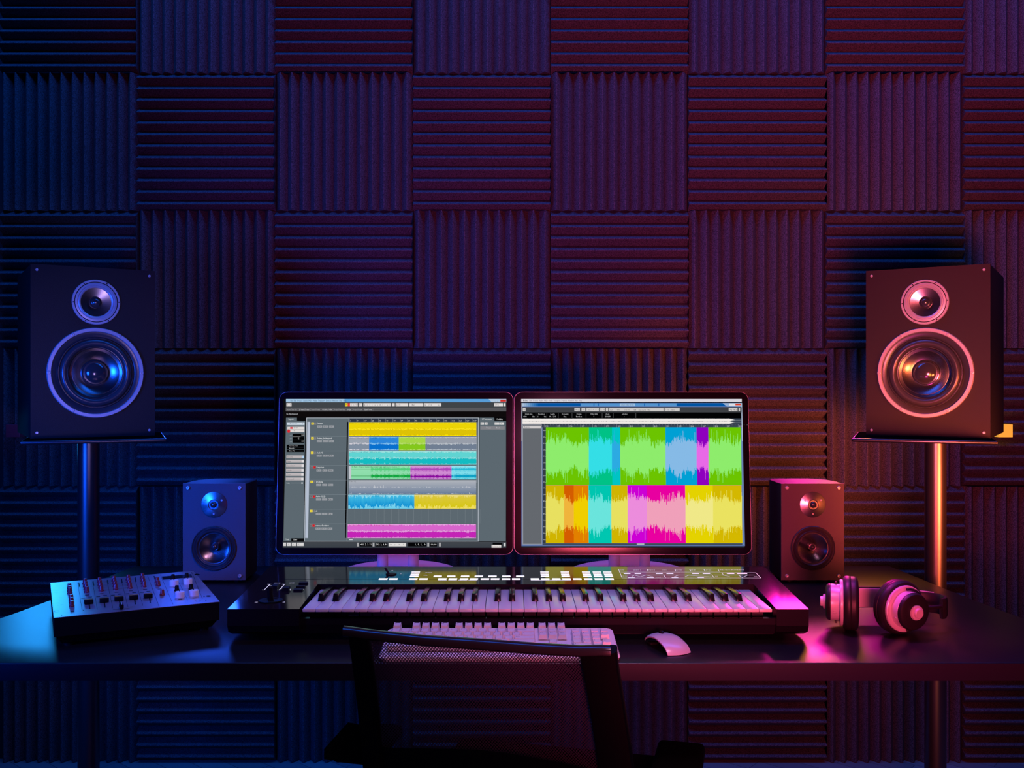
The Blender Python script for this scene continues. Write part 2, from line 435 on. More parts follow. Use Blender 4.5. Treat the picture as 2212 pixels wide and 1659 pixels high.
def wave(n, base, var, spike=.0, seed=1, smooth=3):
    rnd = random.Random(seed); env = [rnd.random() for _ in range(n)]
    for _ in range(smooth): env = [(env[max(i-1, 0)]+env[i]+env[min(i+1, n-1)])/3 for i in range(n)]
    out = []
    for i in range(n):
        a = base+var*(env[i]-.5)*2+(rnd.random()-.5)*var*.8
        if spike and rnd.random() < spike: a += rnd.random()*.35
        out.append(max(.01, min(.98, a)))
    return out

def left_screen(p):
    R = p.rect; T = p.text
    G = (92, 104, 112)
    R(92, 92, 2122, 1446, (12, 12, 14), 0)
    p.quad([(118, 92), (2122, 92), (2122, 122), (117, 122)], (88, 156, 214), 1); R(118, 92, 650, 122, (160, 196, 226), 2)
    p.quad([(1960, 92), (2122, 92), (2122, 122), (1990, 122)], (176, 200, 224), 2)
    T('File  Edit  Project  Audio  MIDI  Media  Transport  Devices  Window  Hub  Help', 158, 115, 17, (70, 90, 120), 3, 510)
    R(2068, 98, 2120, 118, (206, 50, 44), 3); T('— o', 2015, 116, 14, (90, 100, 120), 3)
    R(116, 122, 2122, 172, (64, 68, 72), 1); R(115, 172, 2122, 205, (88, 88, 92), 1)
    for x0, x1 in ((122, 168), (655, 770), (778, 812), (822, 1075), (1085, 1107), (1115, 1230), (1240, 1362), (1370, 1530), (2012, 2092), (2100, 2116)):
        R(x0, 130, x1, 160, (226, 220, 218), 2)
    R(654, 130, 678, 160, (240, 216, 50), 3); R(678, 130, 700, 160, (224, 60, 56), 3)
    T('R  S  W', 706, 152, 15, (150, 140, 140), 3); T('<  >', 126, 153, 16, (60, 60, 60), 3); T('M', 658, 152, 16, (120, 100, 20), 4)
    T('+ .', 784, 153, 16, (30, 30, 30), 3)
    for i, g in enumerate('k n / \\ o x X / / o )'.split(' ')): T(g, 830+i*23, 152, 14, (90, 86, 88) if i else (10, 10, 10), 3)
    T('x  H', 1122, 152, 15, (90, 86, 88), 3); T('Bar', 1262, 152, 15, (90, 86, 88), 3); T('Q  1/16', 1376, 152, 16, (90, 86, 88), 3); T('e', 1502, 152, 16, (60, 60, 60), 3)
    T('( = )', 2018, 152, 15, (80, 80, 80), 3)
    T('Record Time Max', 124, 195, 15, (170, 170, 174), 3, 92); T('25 hours 57 mins', 236, 195, 15, (206, 206, 210), 3, 92)
    T('Record Format', 348, 195, 15, (170, 170, 174), 3, 78); T('44.1 kHz - 16 Bit', 447, 195, 15, (206, 206, 210), 3, 90)
    T('Project Frame Rate', 556, 195, 15, (170, 170, 174), 3, 98); T('30 fps', 676, 195, 15, (206, 206, 210), 3, 34)
    T('Project Pan Law', 728, 195, 15, (170, 170, 174), 3, 84); T('Equal Power', 832, 195, 15, (206, 206, 210), 3, 68)
    for x in (338, 545, 718, 908): R(x, 178, x+2, 200, (130, 130, 134), 3)
    R(114, 205, 2122, 262, (14, 11, 12), 1); T('No Object Selected', 122, 236, 16, (200, 200, 204), 3, 102)
    # inspector
    p.quad([(118, 262), (217, 262), (217, 290), (292, 294), (276, 1385), (94, 1385)], G, 1); T('Inspector', 140, 281, 15, (235, 238, 240), 3, 50)
    R(218, 260, 302, 288, (10, 10, 12), 2)
    R(127, 305, 286, 330, (204, 216, 228), 2); T('Audio 02', 150, 323, 14, (110, 120, 132), 3); T('e', 264, 324, 16, (70, 70, 70), 3)
    R(130, 346, 285, 394, (222, 216, 214), 2); R(155, 348, 178, 365, (222, 66, 76), 3)
    lx = [(143+14*math.cos(a*PI/8), 385+16*math.sin(a*PI/8)) for a in range(16)]; p.quad(lx, (214, 44, 52), 4)
    T('m', 137, 362, 14, (50, 40, 40), 4); T('S', 160, 362, 14, (90, 10, 20), 4); T('R W', 188, 362, 14, (60, 60, 60), 4); T('o', 188, 386, 16, (60, 60, 60), 4)
    R(130, 368, 285, 371, (170, 164, 164), 3)
    for y in (408, 436, 464): R(177, y, 285, y+27, (4, 4, 5), 2)
    T('0.00', 258, 426, 13, (220, 220, 220), 3, 26); R(178, 434, 250, 437, (150, 150, 150), 3); T('C', 224, 456, 15, (230, 230, 230), 3); T('0.00', 258, 482, 13, (220, 220, 220), 3, 26)
    for y in (426, 456, 484): T('vol' if y == 426 else 'pan', 152, y, 11, (160, 170, 176), 3)
    for y, s_ in ((508, 'No Track Preset'), (531, 'Stereo In 1'), (554, 'Stereo Out')):
        p.rect(124, y, 281, y+21, (3, 3, 4), 2); T(s_, 146, y+15, 14, (210, 210, 214) if y > 510 else (140, 140, 144), 3, 78 if y < 520 else 52)
    for i, s_ in enumerate(('Inserts', 'Strip', 'Equalizers', 'Sends', 'Cues', 'Notepad')):
        y = 606+i*40.3; x = 121-i*.9
        R(x, y, x+160, y+26, (196, 188, 190), 2, (176, 170, 172)); T(s_, x+6, y+19, 14, (110, 104, 108), 3); R(x+140, y+2, x+160, y+25, (176, 208, 236) if i == 0 else (222, 218, 220), 3)
    T('Setup', 122, 862, 13, (210, 214, 218), 3, 30); R(162, 856, 258, 858, (190, 196, 200), 3); R(258, 851, 270, 863, (220, 224, 226), 3)
    T('Track', 114, 1377, 14, (235, 238, 240), 3, 30); R(165, 1360, 278, 1386, (6, 6, 8), 2); T('Editor', 186, 1378, 14, (230, 230, 232), 3, 34)
    # track list
    p.quad([(303, 262), (1872, 262), (1870, 1388), (282, 1388)], (180, 188, 198), 1)
    p.quad([(309, 267), (1866, 267), (1864, 1383), (288, 1383)], G, 2)
    p.quad([(312, 300), (338, 300), (318, 1358), (292, 1358)], (180, 190, 208), 3)
    p.quad([(672, 300), (684, 300), (664, 1358), (653, 1358)], (4, 4, 6), 3)
    p.quad([(686, 266), (692, 266), (674, 1384), (668, 1384)], (120, 126, 132), 3)
    names = [('Dmixer', 0), ('Dmixer_backingtrack', 0), ('Audio 02', 0), ('Purpurein', 1), ('JACKplay', 0), ('Audio 02 (2)', 1), ('sil', 0), ('summer-freetimer', 1)]
    ws = [50, 140, 58, 68, 60, 84, 12, 122]
    for i, (nm, red) in enumerate(names):
        y = 303+i*132.6; x = 348-i*2.1
        if i: R(x-12, y-4, x+330, y-2, (130, 142, 150), 3)
        R(x, y+2, x+24, y+24, (236, 216, 70) if not red else (120, 120, 126), 4); R(x+25, y+4, x+46, y+24, (126, 128, 132) if not red else (220, 40, 46), 4)
        T('m', x+5, y+18, 12, (60, 50, 20), 5); T('S', x+31, y+18, 13, (60, 20, 20), 5)
        T(nm, x+53, y+20, 17, (238, 240, 242), 4, ws[i])
        for k in range(3):
            xx = x+53+k*54; R(xx, y+30, xx+46, y+50, (150, 154, 160), 4); T('o  <' if k == 0 else ('e  =' if k == 1 else 'R w'), xx+6, y+45, 12, (40, 40, 44), 5)
    # ruler
    R(694, 268, 1864, 302, (44, 54, 70), 3)
    nums = ['1', '9', '17', '25', '33', '41', '49', '57', '65', '73', '81', '89', '97', '105', '113', '121', '129', '137']
    for i, nn in enumerate(nums):
        x = 694+i*66; R(x, 270, x+2, 302, (150, 158, 168), 4); T(nn, x+6, 297, 14, (220, 224, 228), 4)
    # clips
    def clip(x0, x1, y0, y1, bg, bg2, wv, wv2, kind, seed, title=None, tcol=None):
        R(x0, y0, x1, y1, bg, 3, bg2)
        n = max(2, int((x1-x0)/4)); h = y1-y0
        if kind == 'dense':  # two channels nearly filling the lane
            for ch in (0, 1):
                cy = y0+h*(.27 if ch == 0 else .745); a = wave(n, .80, .30, .05, seed+ch, 1); hh = h*.235
                c = wv if ch == 0 else wv2
                for i in range(n):
                    xa = x0+(x1-x0)*i/n; xb = x0+(x1-x0)*(i+1)/n; k = a[i]
                    R(xa, cy-hh*k, xb, cy+hh*k, c, 4)
                    if i % 3 == 0: R(xa, cy-hh*k-1.5, xb, cy-hh*k+1.5, tuple(int(v_*.72) for v_ in c), 5); R(xa, cy+hh*k-1.5, xb, cy+hh*k+1.5, tuple(int(v_*.72) for v_ in c), 5)
        if kind == 'full':
            a = wave(n, .80, .36, .04, seed, 1); b = wave(n, .68, .45, .04, seed+5, 1)
            for i in range(n):
                xa = x0+(x1-x0)*i/n; xb = x0+(x1-x0)*(i+1)/n
                R(xa, y0+h*.5-h*.48*a[i], xb, y0+h*.5+h*.50*b[i], wv, 4, wv2)
        if kind == 'thin':
            for ch in (0, 1):
                cy = y0+h*(.26 if ch == 0 else .76); a = wave(n, .42, .25, .15, seed+ch); hh = h*.26
                c = wv if ch == 0 else wv2; rr = random.Random(seed)
                for i in range(n):
                    xa = x0+(x1-x0)*i/n; xb = x0+(x1-x0)*(i+1)/n
                    k = (.25+.75*a[i]) if i % 3 == 0 else a[i]*.55
                    R(xa, cy-hh*k, xb, cy+hh*k, c, 4)
        if kind == 'calm':
            for ch in (0, 1):
                cy = y0+h*(.5 if ch == 0 else 1.0); a = wave(n, .02, .14, .03, seed+ch, 2); hh = h*.35
                for i in range(n):
                    xa = x0+(x1-x0)*i/n; xb = x0+(x1-x0)*(i+1)/n; k = a[i]
                    if k > .02: R(xa, cy-hh*k, xb, min(y1, cy+hh*k*.8), (204, 206, 212), 4)
        if title: T(title, x0+4, y0+16, 14, tcol or (120, 120, 120), 5)
    # lane 1 yellow
    clip(692, 1850, 304, 428, (246, 226, 40), (255, 226, 0), (236, 212, 6), (222, 194, 6), 'dense', 11, 'Dmixer - Joyful Piano Backing - 02 summer track - Backing track 01', (196, 170, 10))
    clip(692, 874, 436, 559, (206, 204, 214), (214, 212, 220), (154, 162, 174), (128, 142, 160), 'dense', 21, 'Guitar Backing Acoustic', (130, 128, 138))
    clip(874, 1143, 436, 559, (110, 184, 240), (130, 190, 236), (44, 134, 218), (8, 112, 206), 'dense', 22, 'Track Jam', (30, 90, 160))
    clip(1143, 1386, 436, 559, (194, 226, 120), (180, 222, 100), (166, 214, 70), (132, 200, 28), 'dense', 23)
    clip(1386, 1850, 436, 559, (190, 192, 200), (176, 186, 196), (152, 158, 170), (112, 126, 146), 'dense', 24)
    clip(691, 1850, 567, 690, (164, 230, 228), (120, 216, 220), (96, 212, 210), (20, 188, 194), 'dense', 31, 'Gallery Session - Ambient Bridge', (90, 180, 184))
    clip(689, 712, 699, 824, (196, 200, 208), (196, 200, 208), (150, 150, 160), (150, 150, 160), 'none', 1)
    clip(712, 890, 699, 824, (150, 224, 178), (134, 218, 166), (70, 190, 110), (20, 166, 70), 'none', 41)
    clip(890, 1249, 699, 824, (150, 224, 178), (134, 218, 166), (80, 204, 124), (16, 166, 64), 'thin', 42)
    R(712, 729, 890, 731, (70, 170, 100), 4); R(712, 791, 890, 795, (16, 140, 60), 4); T('In Rain - Piano Guitar Backing Track with solo chords', 716, 716, 14, (40, 140, 80), 5)
    clip(1249, 1624, 699, 828, (214, 146, 214), (200, 130, 206), (174, 70, 184), (140, 10, 158), 'thin', 43)
    clip(1624, 1848, 699, 824, (146, 226, 238), (104, 216, 232), (40, 186, 214), (10, 160, 196), 'thin', 44)
    clip(689, 1848, 832, 956, (176, 180, 188), (104, 124, 152), (0, 0, 0), (0, 0, 0), 'calm', 51, 'Take 02', (110, 112, 120))
    clip(685, 1285, 963, 1090, (150, 218, 238), (110, 206, 236), (64, 186, 226), (0, 142, 210), 'full', 61, 'guitar piano session 120 demo Backing track', (30, 110, 150))
    clip(1285, 1847, 963, 1090, (232, 216, 130), (240, 222, 90), (220, 200, 60), (214, 198, 16), 'full', 62)
    for i in range(18): R(742+i*67.4-i*.35, 1096, 744+i*67.4-i*.35, 1224, (124, 134, 140), 3)
    clip(679, 1847, 1231, 1359, (232, 164, 224), (220, 140, 212), (216, 100, 204), (196, 36, 182), 'dense', 71, 'Cool Fretboard Summer Vibe Backing Track by Alex', (206, 40, 150))
    for y in (430, 560, 692, 826, 958, 1092, 1227): R(690-(y-430)*.017, y, 1850, y+3, (76, 84, 92), 4)
    R(1850, 304, 1862, 1380, (96, 106, 114), 4); R(1852, 420, 1858, 855, (150, 158, 168), 5); R(692, 1369, 724, 1375, (232, 234, 236), 4)
    R(726, 1371, 1690, 1373, (140, 150, 158), 4)
    # right dock
    p.quad([(1878, 262), (2012, 262), (2014, 290), (2120, 294), (2118, 1385), (1874, 1385)], G, 1); R(2014, 258, 2120, 289, (8, 8, 10), 2)
    T('VST Instruments', 1900, 282, 15, (235, 238, 240), 3, 88); T('MediaBay', 2035, 282, 14, (225, 225, 228), 3, 54)
    for x0, x1 in ((1888, 1920), (1928, 1952), (2016, 2060), (2066, 2102)): R(x0, 304, x1, 328, (214, 212, 212), 2); T('v', x0+8, 322, 13, (50, 50, 50), 3)
    R(1886, 342, 2108, 371, (128, 128, 134), 2); T('Track', 1938, 361, 14, (200, 200, 204), 3); T('Rack', 2030, 361, 14, (200, 200, 204), 3)
    # transport
    R(88, 1390, 2122, 1446, (66, 70, 76), 1, (56, 62, 70))
    for x0, x1 in ((94, 118), (126, 160), (170, 208), (218, 278)): R(x0, 1400, x1, 1430, (216, 214, 214), 2); T('=', x0+8, 1422, 16, (120, 120, 120), 3)
    for x0, x1 in ((788, 900), (930, 1042), (1228, 1392), (1428, 1492)): R(x0, 1398, x1, 1434, (4, 4, 6), 2)
    T('441. 2. 3. 51', 796, 1424, 17, (226, 226, 228), 3, 98); T('503. 2. 4. 81', 938, 1424, 17, (226, 226, 228), 3, 98); T('1. 1. 1.  0', 1288, 1424, 17, (226, 226, 228), 3, 98); T('100.000', 1434, 1424, 16, (226, 226, 228), 3, 52)
    R(1052, 1403, 1210, 1433, (220, 218, 216), 2)
    for i, g in enumerate(('O', 'o', '>', '*')): T(g, 1062+i*40, 1425, 17, (30, 30, 30), 3)
    for x in (764, 906, 1404, 1510): R(x, 1400, x+16, 1434, (170, 170, 172), 2)
    R(1998, 1400, 2086, 1436, (6, 6, 8), 2); R(1988, 1420, 2076, 1445, (228, 222, 220), 3); T('Session 01', 1994, 1438, 12, (120, 110, 110), 4, 74); R(2098, 1402, 2116, 1432, (210, 212, 214), 2)

def right_screen(p):
    R = p.rect; T = p.text
    p.quad([(88, 92), (2096, 92), (2124, 1446), (90, 1446)], (20, 20, 22), 0)
    p.quad([(88, 92), (2095, 92), (2095, 120), (88, 120)], (214, 212, 220), 1)
    T('File', 104, 113, 16, (40, 40, 44), 3, 42); T('Edit  Project  Audio  MIDI  Media  Transport  Devices  Window  Hub  Help', 162, 113, 15, (130, 120, 130), 3, 478)
    p.quad([(90, 128), (2097, 128), (2124, 1430), (90, 1430)], (104, 128, 176), 1); p.quad([(2090, 128), (2097, 128), (2104, 475), (2097, 475)], (176, 190, 212), 2); R(90, 128, 97, 475, (168, 178, 194), 2)
    R(96, 130, 2092, 160, (0, 84, 162), 2)
    for i in range(8): R(96+i*18, 130, 114+i*18, 160, (170-i*21, 190-i*13, 214-i*6), 3)
    R(628, 132, 1502, 158, (84, 148, 206), 3); R(985, 132, 1122, 158, (158, 194, 228), 4); T('Sample Editor: Demo', 995, 151, 15, (60, 90, 130), 5, 118)
    for x in (746, 786, 1206, 1336): R(x, 132, x+8, 158, (20, 100, 176), 4)
    p.quad([(1920, 130), (2092, 130), (2092, 160), (1960, 160)], (150, 176, 210), 3); R(1980, 132, 2088, 154, (220, 222, 228), 4); R(2036, 134, 2086, 150, (220, 70, 50), 5)
    R(97, 165, 2094, 215, (62, 64, 68), 2)
    for x0, x1 in ((102, 128), (572, 622), (636, 672), (681, 796), (806, 850), (858, 880), (889, 1384), (1392, 1530), (1976, 2056), (2066, 2080)): R(x0, 174, x1, 203, (206, 202, 200), 3)
    T('O', 107, 196, 16, (50, 50, 50), 4); T('>', 580, 197, 20, (10, 10, 10), 4); T('D', 602, 196, 15, (110, 110, 110), 4); T('+', 645, 196, 17, (10, 10, 10), 4)
    T('x  /  =  o  )', 700, 196, 15, (110, 106, 108), 4, 90); T('|  H', 815, 196, 15, (120, 120, 120), 4); T('120       4/4        100.00       4/4    Standard - Mix', 895, 198, 12, (90, 88, 88), 4, 370); T('*  f f    Select', 1400, 197, 14, (60, 60, 60), 4, 86); T('<( H )', 1984, 197, 14, (50, 50, 50), 4, 62)
    R(98, 215, 2092, 269, (3, 3, 4), 2)
    heads = [('Sample Rate', 122, 68), ('Resolution', 243, 58), ('Length', 353, 40), ('Processing', 457, 60), ('Domain', 592, 44), ('Offline Edits', 717, 66), ('Zoom', 856, 34), ('Selection', 1003, 50)]
    vals = [('44100', 107, 30), ('kHz', 190, 20), ('16', 232, 12), ('bits', 296, 18), ('396. 3. 2.110', 342, 64), ('None', 474, 26), ('Bars+Beats', 586, 54), ('0', 746, 6), ('256.0244', 850, 48), ('-', 1024, 6)]
    for s_, x, w in heads: T(s_, x, 236, 15, (176, 176, 178), 4, w)
    for s_, x, w in vals: T(s_, x, 259, 14, (214, 214, 216), 4, w)
    for x in (220, 320, 424, 549, 677, 823, 924, 1130): R(x, 222, x+3, 264, (90, 90, 92), 4)
    # overview waveform
    R(98, 269, 2092, 321, (56, 66, 80), 2); n = 480; a = wave(n, .96, .05, 0, 5)
    for i in range(n):
        xa = 99+i*4.02; k = a[i] if i < 468 else a[i]*(480-i)/12
        R(xa, 283-13*k, xa+4.02, 283+11*k, (240, 234, 230), 3); R(xa, 306-11*k, xa+4.02, 306+13*k, (240, 234, 230), 3)
    R(2000, 284, 2090, 286, (150, 160, 170), 4); R(2000, 306, 2090, 308, (150, 160, 170), 4); rr = random.Random(3)
    for i in range(90): x = 104+rr.random()*1850; R(x, 292, x+5, 297, (60, 66, 78), 4)
    R(98, 321, 2094, 350, (56, 66, 80), 2)
    for i in range(17):
        x = 296+i*110.3; R(x, 324, x+2, 350, (150, 158, 168), 4); T(str(194+i), x+10, 347, 15, (226, 228, 232), 4, 26)
        for k in range(1, 4): R(x+k*27.5, 324, x+k*27.5+2, 332, (120, 128, 138), 4)
    p.quad([(98, 325), (275, 325), (278, 1416), (100, 1416)], (150, 152, 160), 3); p.quad([(104, 331), (270, 331), (273, 1410), (106, 1410)], (100, 104, 110), 4)
    R(106, 337, 266, 361, (206, 202, 202), 5); T('Regions', 116, 354, 13, (110, 106, 108), 6, 50)
    R(282, 350, 312, 1404, (52, 58, 70), 3)
    labs = ['0', '20', '40', '120', '80', '120', '60', '20', '0']
    for r_ in (0, 1):
        for i, l_ in enumerate(labs): y = 380+r_*524+i*58.6; T(l_, 288, y+4, 11, (206, 210, 214), 4, 14); R(304, y, 312, y+2, (190, 196, 200), 4)
    # big waves
    yA, yM, yB = 350, 877, 1404
    def xs(x, y): return x+(y-350)/1054.0*(20.0*(x-312)/1775.0)   # the screen edge leans outward downwards
    segs = [[(312, 704, (108, 196, 0), (142, 236, 108)), (704, 914, (0, 194, 134), (52, 222, 230)), (914, 988, (0, 196, 196), (44, 170, 226)), (988, 1400, (108, 196, 0), (142, 236, 108)), (1400, 1682, (0, 160, 212), (134, 186, 230)), (1682, 1790, (142, 0, 190), (232, 106, 230)), (1790, 2086, (108, 196, 0), (142, 236, 108))],
            [(312, 478, (208, 180, 0), (232, 224, 96)), (478, 564, (212, 92, 0), (240, 180, 60)), (564, 698, (226, 128, 0), (240, 206, 0)), (698, 905, (0, 198, 176), (106, 228, 220)), (905, 1050, (208, 180, 0), (232, 224, 96)), (1050, 1225, (204, 0, 212), (236, 140, 220)), (1225, 1572, (232, 0, 160), (240, 160, 186)), (1572, 1822, (228, 210, 0), (240, 232, 136)), (1822, 2082, (212, 184, 0), (234, 226, 96))]]
    for r_, (y0, y1) in enumerate(((yA, yM-1), (yM+1, yB))):
        n = 592; a = wave(n, .52, .20, .10, 90+r_, 2); b = wave(n, .52, .20, .10, 190+r_, 2)
        env = [1+.16*math.sin(i*.05+r_)+.10*math.sin(i*.13) for i in range(n)]
        cy = (y0+y1)/2; h = (y1-y0)/2
        for (x0, x1, bg, fg) in segs[r_]:
            p.quad([(xs(x0, y0), y0), (xs(x1, y0), y0), (xs(x1, y1), y1), (xs(x0, y1), y1)], bg, 3)
            i0, i1 = int((x0-312)/3), int((x1-312)/3)
            for i in range(i0, min(i1, n)):
                xa = 312+i*3; xb = xa+3; k = min(.93, a[i]*env[i]); k2 = min(.93, b[i]*env[i])
                p.quad([(xs(xa, cy), cy-h*k), (xs(xb, cy), cy-h*k), (xs(xb, cy), cy+h*k2), (xs(xa, cy), cy+h*k2)], fg, 4)
    R(282, 1406, 2100, 1420, (62, 72, 84), 3); R(1140, 1409, 1208, 1416, (220, 224, 228), 4); R(90, 1422, 2120, 1432, (88, 110, 160), 4); R(90, 1436, 2120, 1446, (30, 32, 36), 3)

def monitor(label, xc, ox, draw):
    root = Vector((xc, 2.335, ZD)); t = thing('computer_monitor', label, 'monitor', root)
    O = Vector((xc, 2.262, CZ-.4023))              # bottom centre of the front glass
    up = Vector((0, math.sin(TILT), math.cos(TILT))); nn = Vector((0, -math.cos(TILT), math.sin(TILT)))
    Hh = .385; Wd = .5605
    def L(u, v, w): return O-root+Vector((1, 0, 0))*u+up*v+nn*w
    def slab(bm, w, h, r, w0, w1, cy, mi=0):
        pts = rrect(w, h, r, 8, 0, cy); a = [bm.verts.new(L(x, y, w0)) for x, y in pts]; b = [bm.verts.new(L(x, y, w1)) for x, y in pts]; k = len(pts)
        for f in (bm.faces.new(a), bm.faces.new(b)): f.material_index = mi
        for i in range(k): bm.faces.new([a[i], a[(i+1) % k], b[(i+1) % k], b[i]]).material_index = mi
    bm = N(); slab(bm, Wd, Hh, .019, -.010, -.0006, Hh/2); finish('rim', bm, 'rim', t, 30, 'thin bright rim around the glass')
    bm = N(); slab(bm, Wd-.0024, Hh-.0024, .0178, -.0005, .0003, Hh/2); finish('bezel', bm, 'bezel', t, 30)
    bm = N(); slab(bm, Wd-.012, Hh-.012, .018, -.026, -.0102, Hh/2); finish('back_housing', bm, 'dark', t, 30)
    p = Painter(O, root, ox); draw(p); p.build('display', t)
    # neck: two rounded columns with a recessed web
    zt = O.z+.05-ZD; bm = N()
    for s in (-1, 1): lathe(bm, [(.014, .016), (.014, zt+.10)], (s*.0365, .0, 0), (0, 0, 1), 24, caps=True)
    box(bm, -.0365, .0365, -.006, .010, .016, zt+.10); finish('neck', bm, 'mon_white', t, 40)
    bm = N(); box(bm, -.045, .045, -.052, .020, zt+.06, zt+.12, bev=.004); finish('hinge', bm, 'mon_white', t, 40)
    bm = N(); pr = [(.0, .0)]+[(.150, 0), (.150, .004)]+[(.150*math.cos(a), .004+.0195*math.sin(a)) for a in [i*PI/20 for i in range(1, 11)]]
    pr[-1] = (0, .0235); lathe(bm, pr, (0, 0, 0), (0, 0, 1), 64); finish('base', bm, 'mon_white', t, 40)
monitor('left monitor showing stacked horizontal tracks in yellow, blue, teal and pink', -.277, 590, left_screen)
monitor('right monitor showing two tall waveforms in green, yellow and magenta blocks', .2853, 1105, right_screen)

# ================================================================ SYNTHESIZER
SX, SY = .0108, 1.727
sy = thing('synthesizer', 'long black 61-key synthesizer in front of the screens with lit white buttons', 'synthesizer', (SX, SY, ZD))
def ztop(y): return .060+.0629*y        # height above the desk of the sloping top, y measured from the front
HW = .5229; XL, XR = -.383-SX, .476-SX; YB = .302; YP = .165
def side_profile(bm, x0, x1, pts, mi=0, taper=0):
    a = [bm.verts.new((x0, y, z)) for y, z in pts]; b = [bm.verts.new((x1, y, z)) for y, z in pts]; k = len(pts)
    fs = [bm.faces.new(a), bm.faces.new(b[::-1])]
    for i in range(k): fs.append(bm.faces.new([a[i], b[i], b[(i+1) % k], a[(i+1) % k]]))
    for f in fs: f.material_index = mi
    return fs
bm = N()
cheek = [(0, ztop(0)), (YB, ztop(YB)), (YB, .012), (.03, .008), (.006, .018), (0, .030)]
side_profile(bm, -HW, XL, cheek); side_profile(bm, XR, HW, cheek)
side_profile(bm, XL, XR, [(YP, ztop(YP)), (.203-.0015, ztop(.2015)), (.203-.0015, ztop(.2015)-.003), (.203+.0015, ztop(.2045)-.003), (.2045, ztop(.2045)), (YB, ztop(YB)), (YB, .012), (YP, .012)])
side_profile(bm, XL, XR, [(.008, .041), (.02, .041), (.02, .012), (.03, .008), (.012, .014), (.008, .030)])
box(bm, XL, XR, .02, YP, .010, .030)
for f in bm.faces:
    f.normal_update()
    if f.normal.z < .5 and f.normal.y < -.2: f.material_index = 1
finish('body', bm, ['synth', 'synth_front'], sy)
# dark seam line across the cheeks' panels
bm = N()
for (xa, xb) in ((-HW+.052, XL), (XR, HW-.03)): 
    vs = [bm.verts.new(p_) for p_ in ((xa, .2015, ztop(.2015)+.0003), (xb, .2015, ztop(.2015)+.0003), (xb, .2045, ztop(.2045)+.0003), (xa, .2045, ztop(.2045)+.0003))]; bm.faces.new(vs)
finish('panel_seam', bm, 'dark', sy)
KP = .0235
def wkey_bm(i):
    x0 = -.3775-SX+i*KP+.0005; x1 = x0+KP-.0010; bm = N()
    box(bm, x0, x1, 0, YP+.004, .0545, .0600, bev=.0009, seg=2)
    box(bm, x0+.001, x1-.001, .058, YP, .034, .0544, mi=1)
    return bm
blackpos = {0, 1, 3, 4, 5}
for i in range(36): finish('white_key', wkey_bm(i), ['wkey', 'kstem_shade'], sy, 30)
for i in range(35):
    if i % 7 in blackpos:
        off = {0: -.0018, 1: .0018, 3: -.0022, 4: 0, 5: .0022}[i % 7]
        xc = -.3775-SX+(i+1)*KP+off; bm = N(); w = .0062; wt = .0046
        y0, y1, z0, z1, zb_ = .060, YP+.003, .0601, .0738, .0662
        q = [(-w, y0, z0), (w, y0, z0), (w, y1, z0), (-w, y1, z0), (-wt, y0+.006, z1), (wt, y0+.006, z1), (wt, y1, zb_), (-wt, y1, zb_)]
        v = [bm.verts.new((xc+a, b, c)) for a, b, c in q]
        for f in ((0, 3, 2, 1), (4, 5, 6, 7), (0, 1, 5, 4), (1, 2, 6, 5), (2, 3, 7, 6), (3, 0, 4, 7)): bm.faces.new([v[k] for k in f])
        bmesh.ops.bevel(bm, geom=list(bm.edges), offset=.0008, segments=2, profile=.5, affect='EDGES'); finish('black_key', bm, 'bkey', sy, 30)
def panel(px, py):
    """point of the sloping top seen at a pixel, in the synthesizer's own frame"""
    D = (.405+.0629*SY)/((py-CY)/F+.0629); P = pt(px, py, D); return P.x-SX, D-SY
def button(px0, px1, py0, py1, h=.0002, m='lit', nm='button', bx=None):
    xa, yb = panel(px0, py1); xb, _ = panel(px1, py1); _, yt = panel(px0, py0)
    if bx: xa, xb = bx
    bm = N(); box(bm, xa, xb, yb, yt, 0, h, bev=.00005, seg=1)
    for v in bm.verts: v.co.z += ztop(v.co.y)
    finish(nm, bm, m, sy); return xa, xb
z2 = lambda a: 800+a/7.135
z3 = lambda a: 1100+a/7.9
for a, b in ((127, 260), (285, 415), (593, 722), (750, 880), (1043, 1170), (1206, 1335), (1377, 1505), (1535, 1657), (1700, 1830), (1858, 1986), (2028, 2155)): button(z2(a), z2(b), 1249.4, 1252.4)
for a, b in ((48, 190), (368, 507), (545, 687), (735, 875), (908, 1050), (1093, 1237), (1280, 1420), (1460, 1605), (1645, 1787)): button(z3(a), z3(b), 1249.4, 1252.4)
for a, b in ((972, 1097), (1183, 1308), (1395, 1520), (1607, 1735), (1820, 1945), (2032, 2158)): button(z2(a), z2(b), 1243.8, 1246.6)
button(z3(118), z3(258), 1243.8, 1246.6)
stacks = [(z2(608), z2(738)), (z3(540), z3(680)), (z3(895), z3(1037)), (z3(1265), z3(1405)), (z3(1450), z3(1592)), (z3(1632), z3(1773))]
for a, b in stacks:
    bx = None
    for k, (ya, yb) in enumerate(((1243.8, 1245.9), (1240.7, 1242.4), (1237.7, 1239.2), (1235.0, 1236.3))):
        bx = button(a, b, ya, yb, bx=bx)
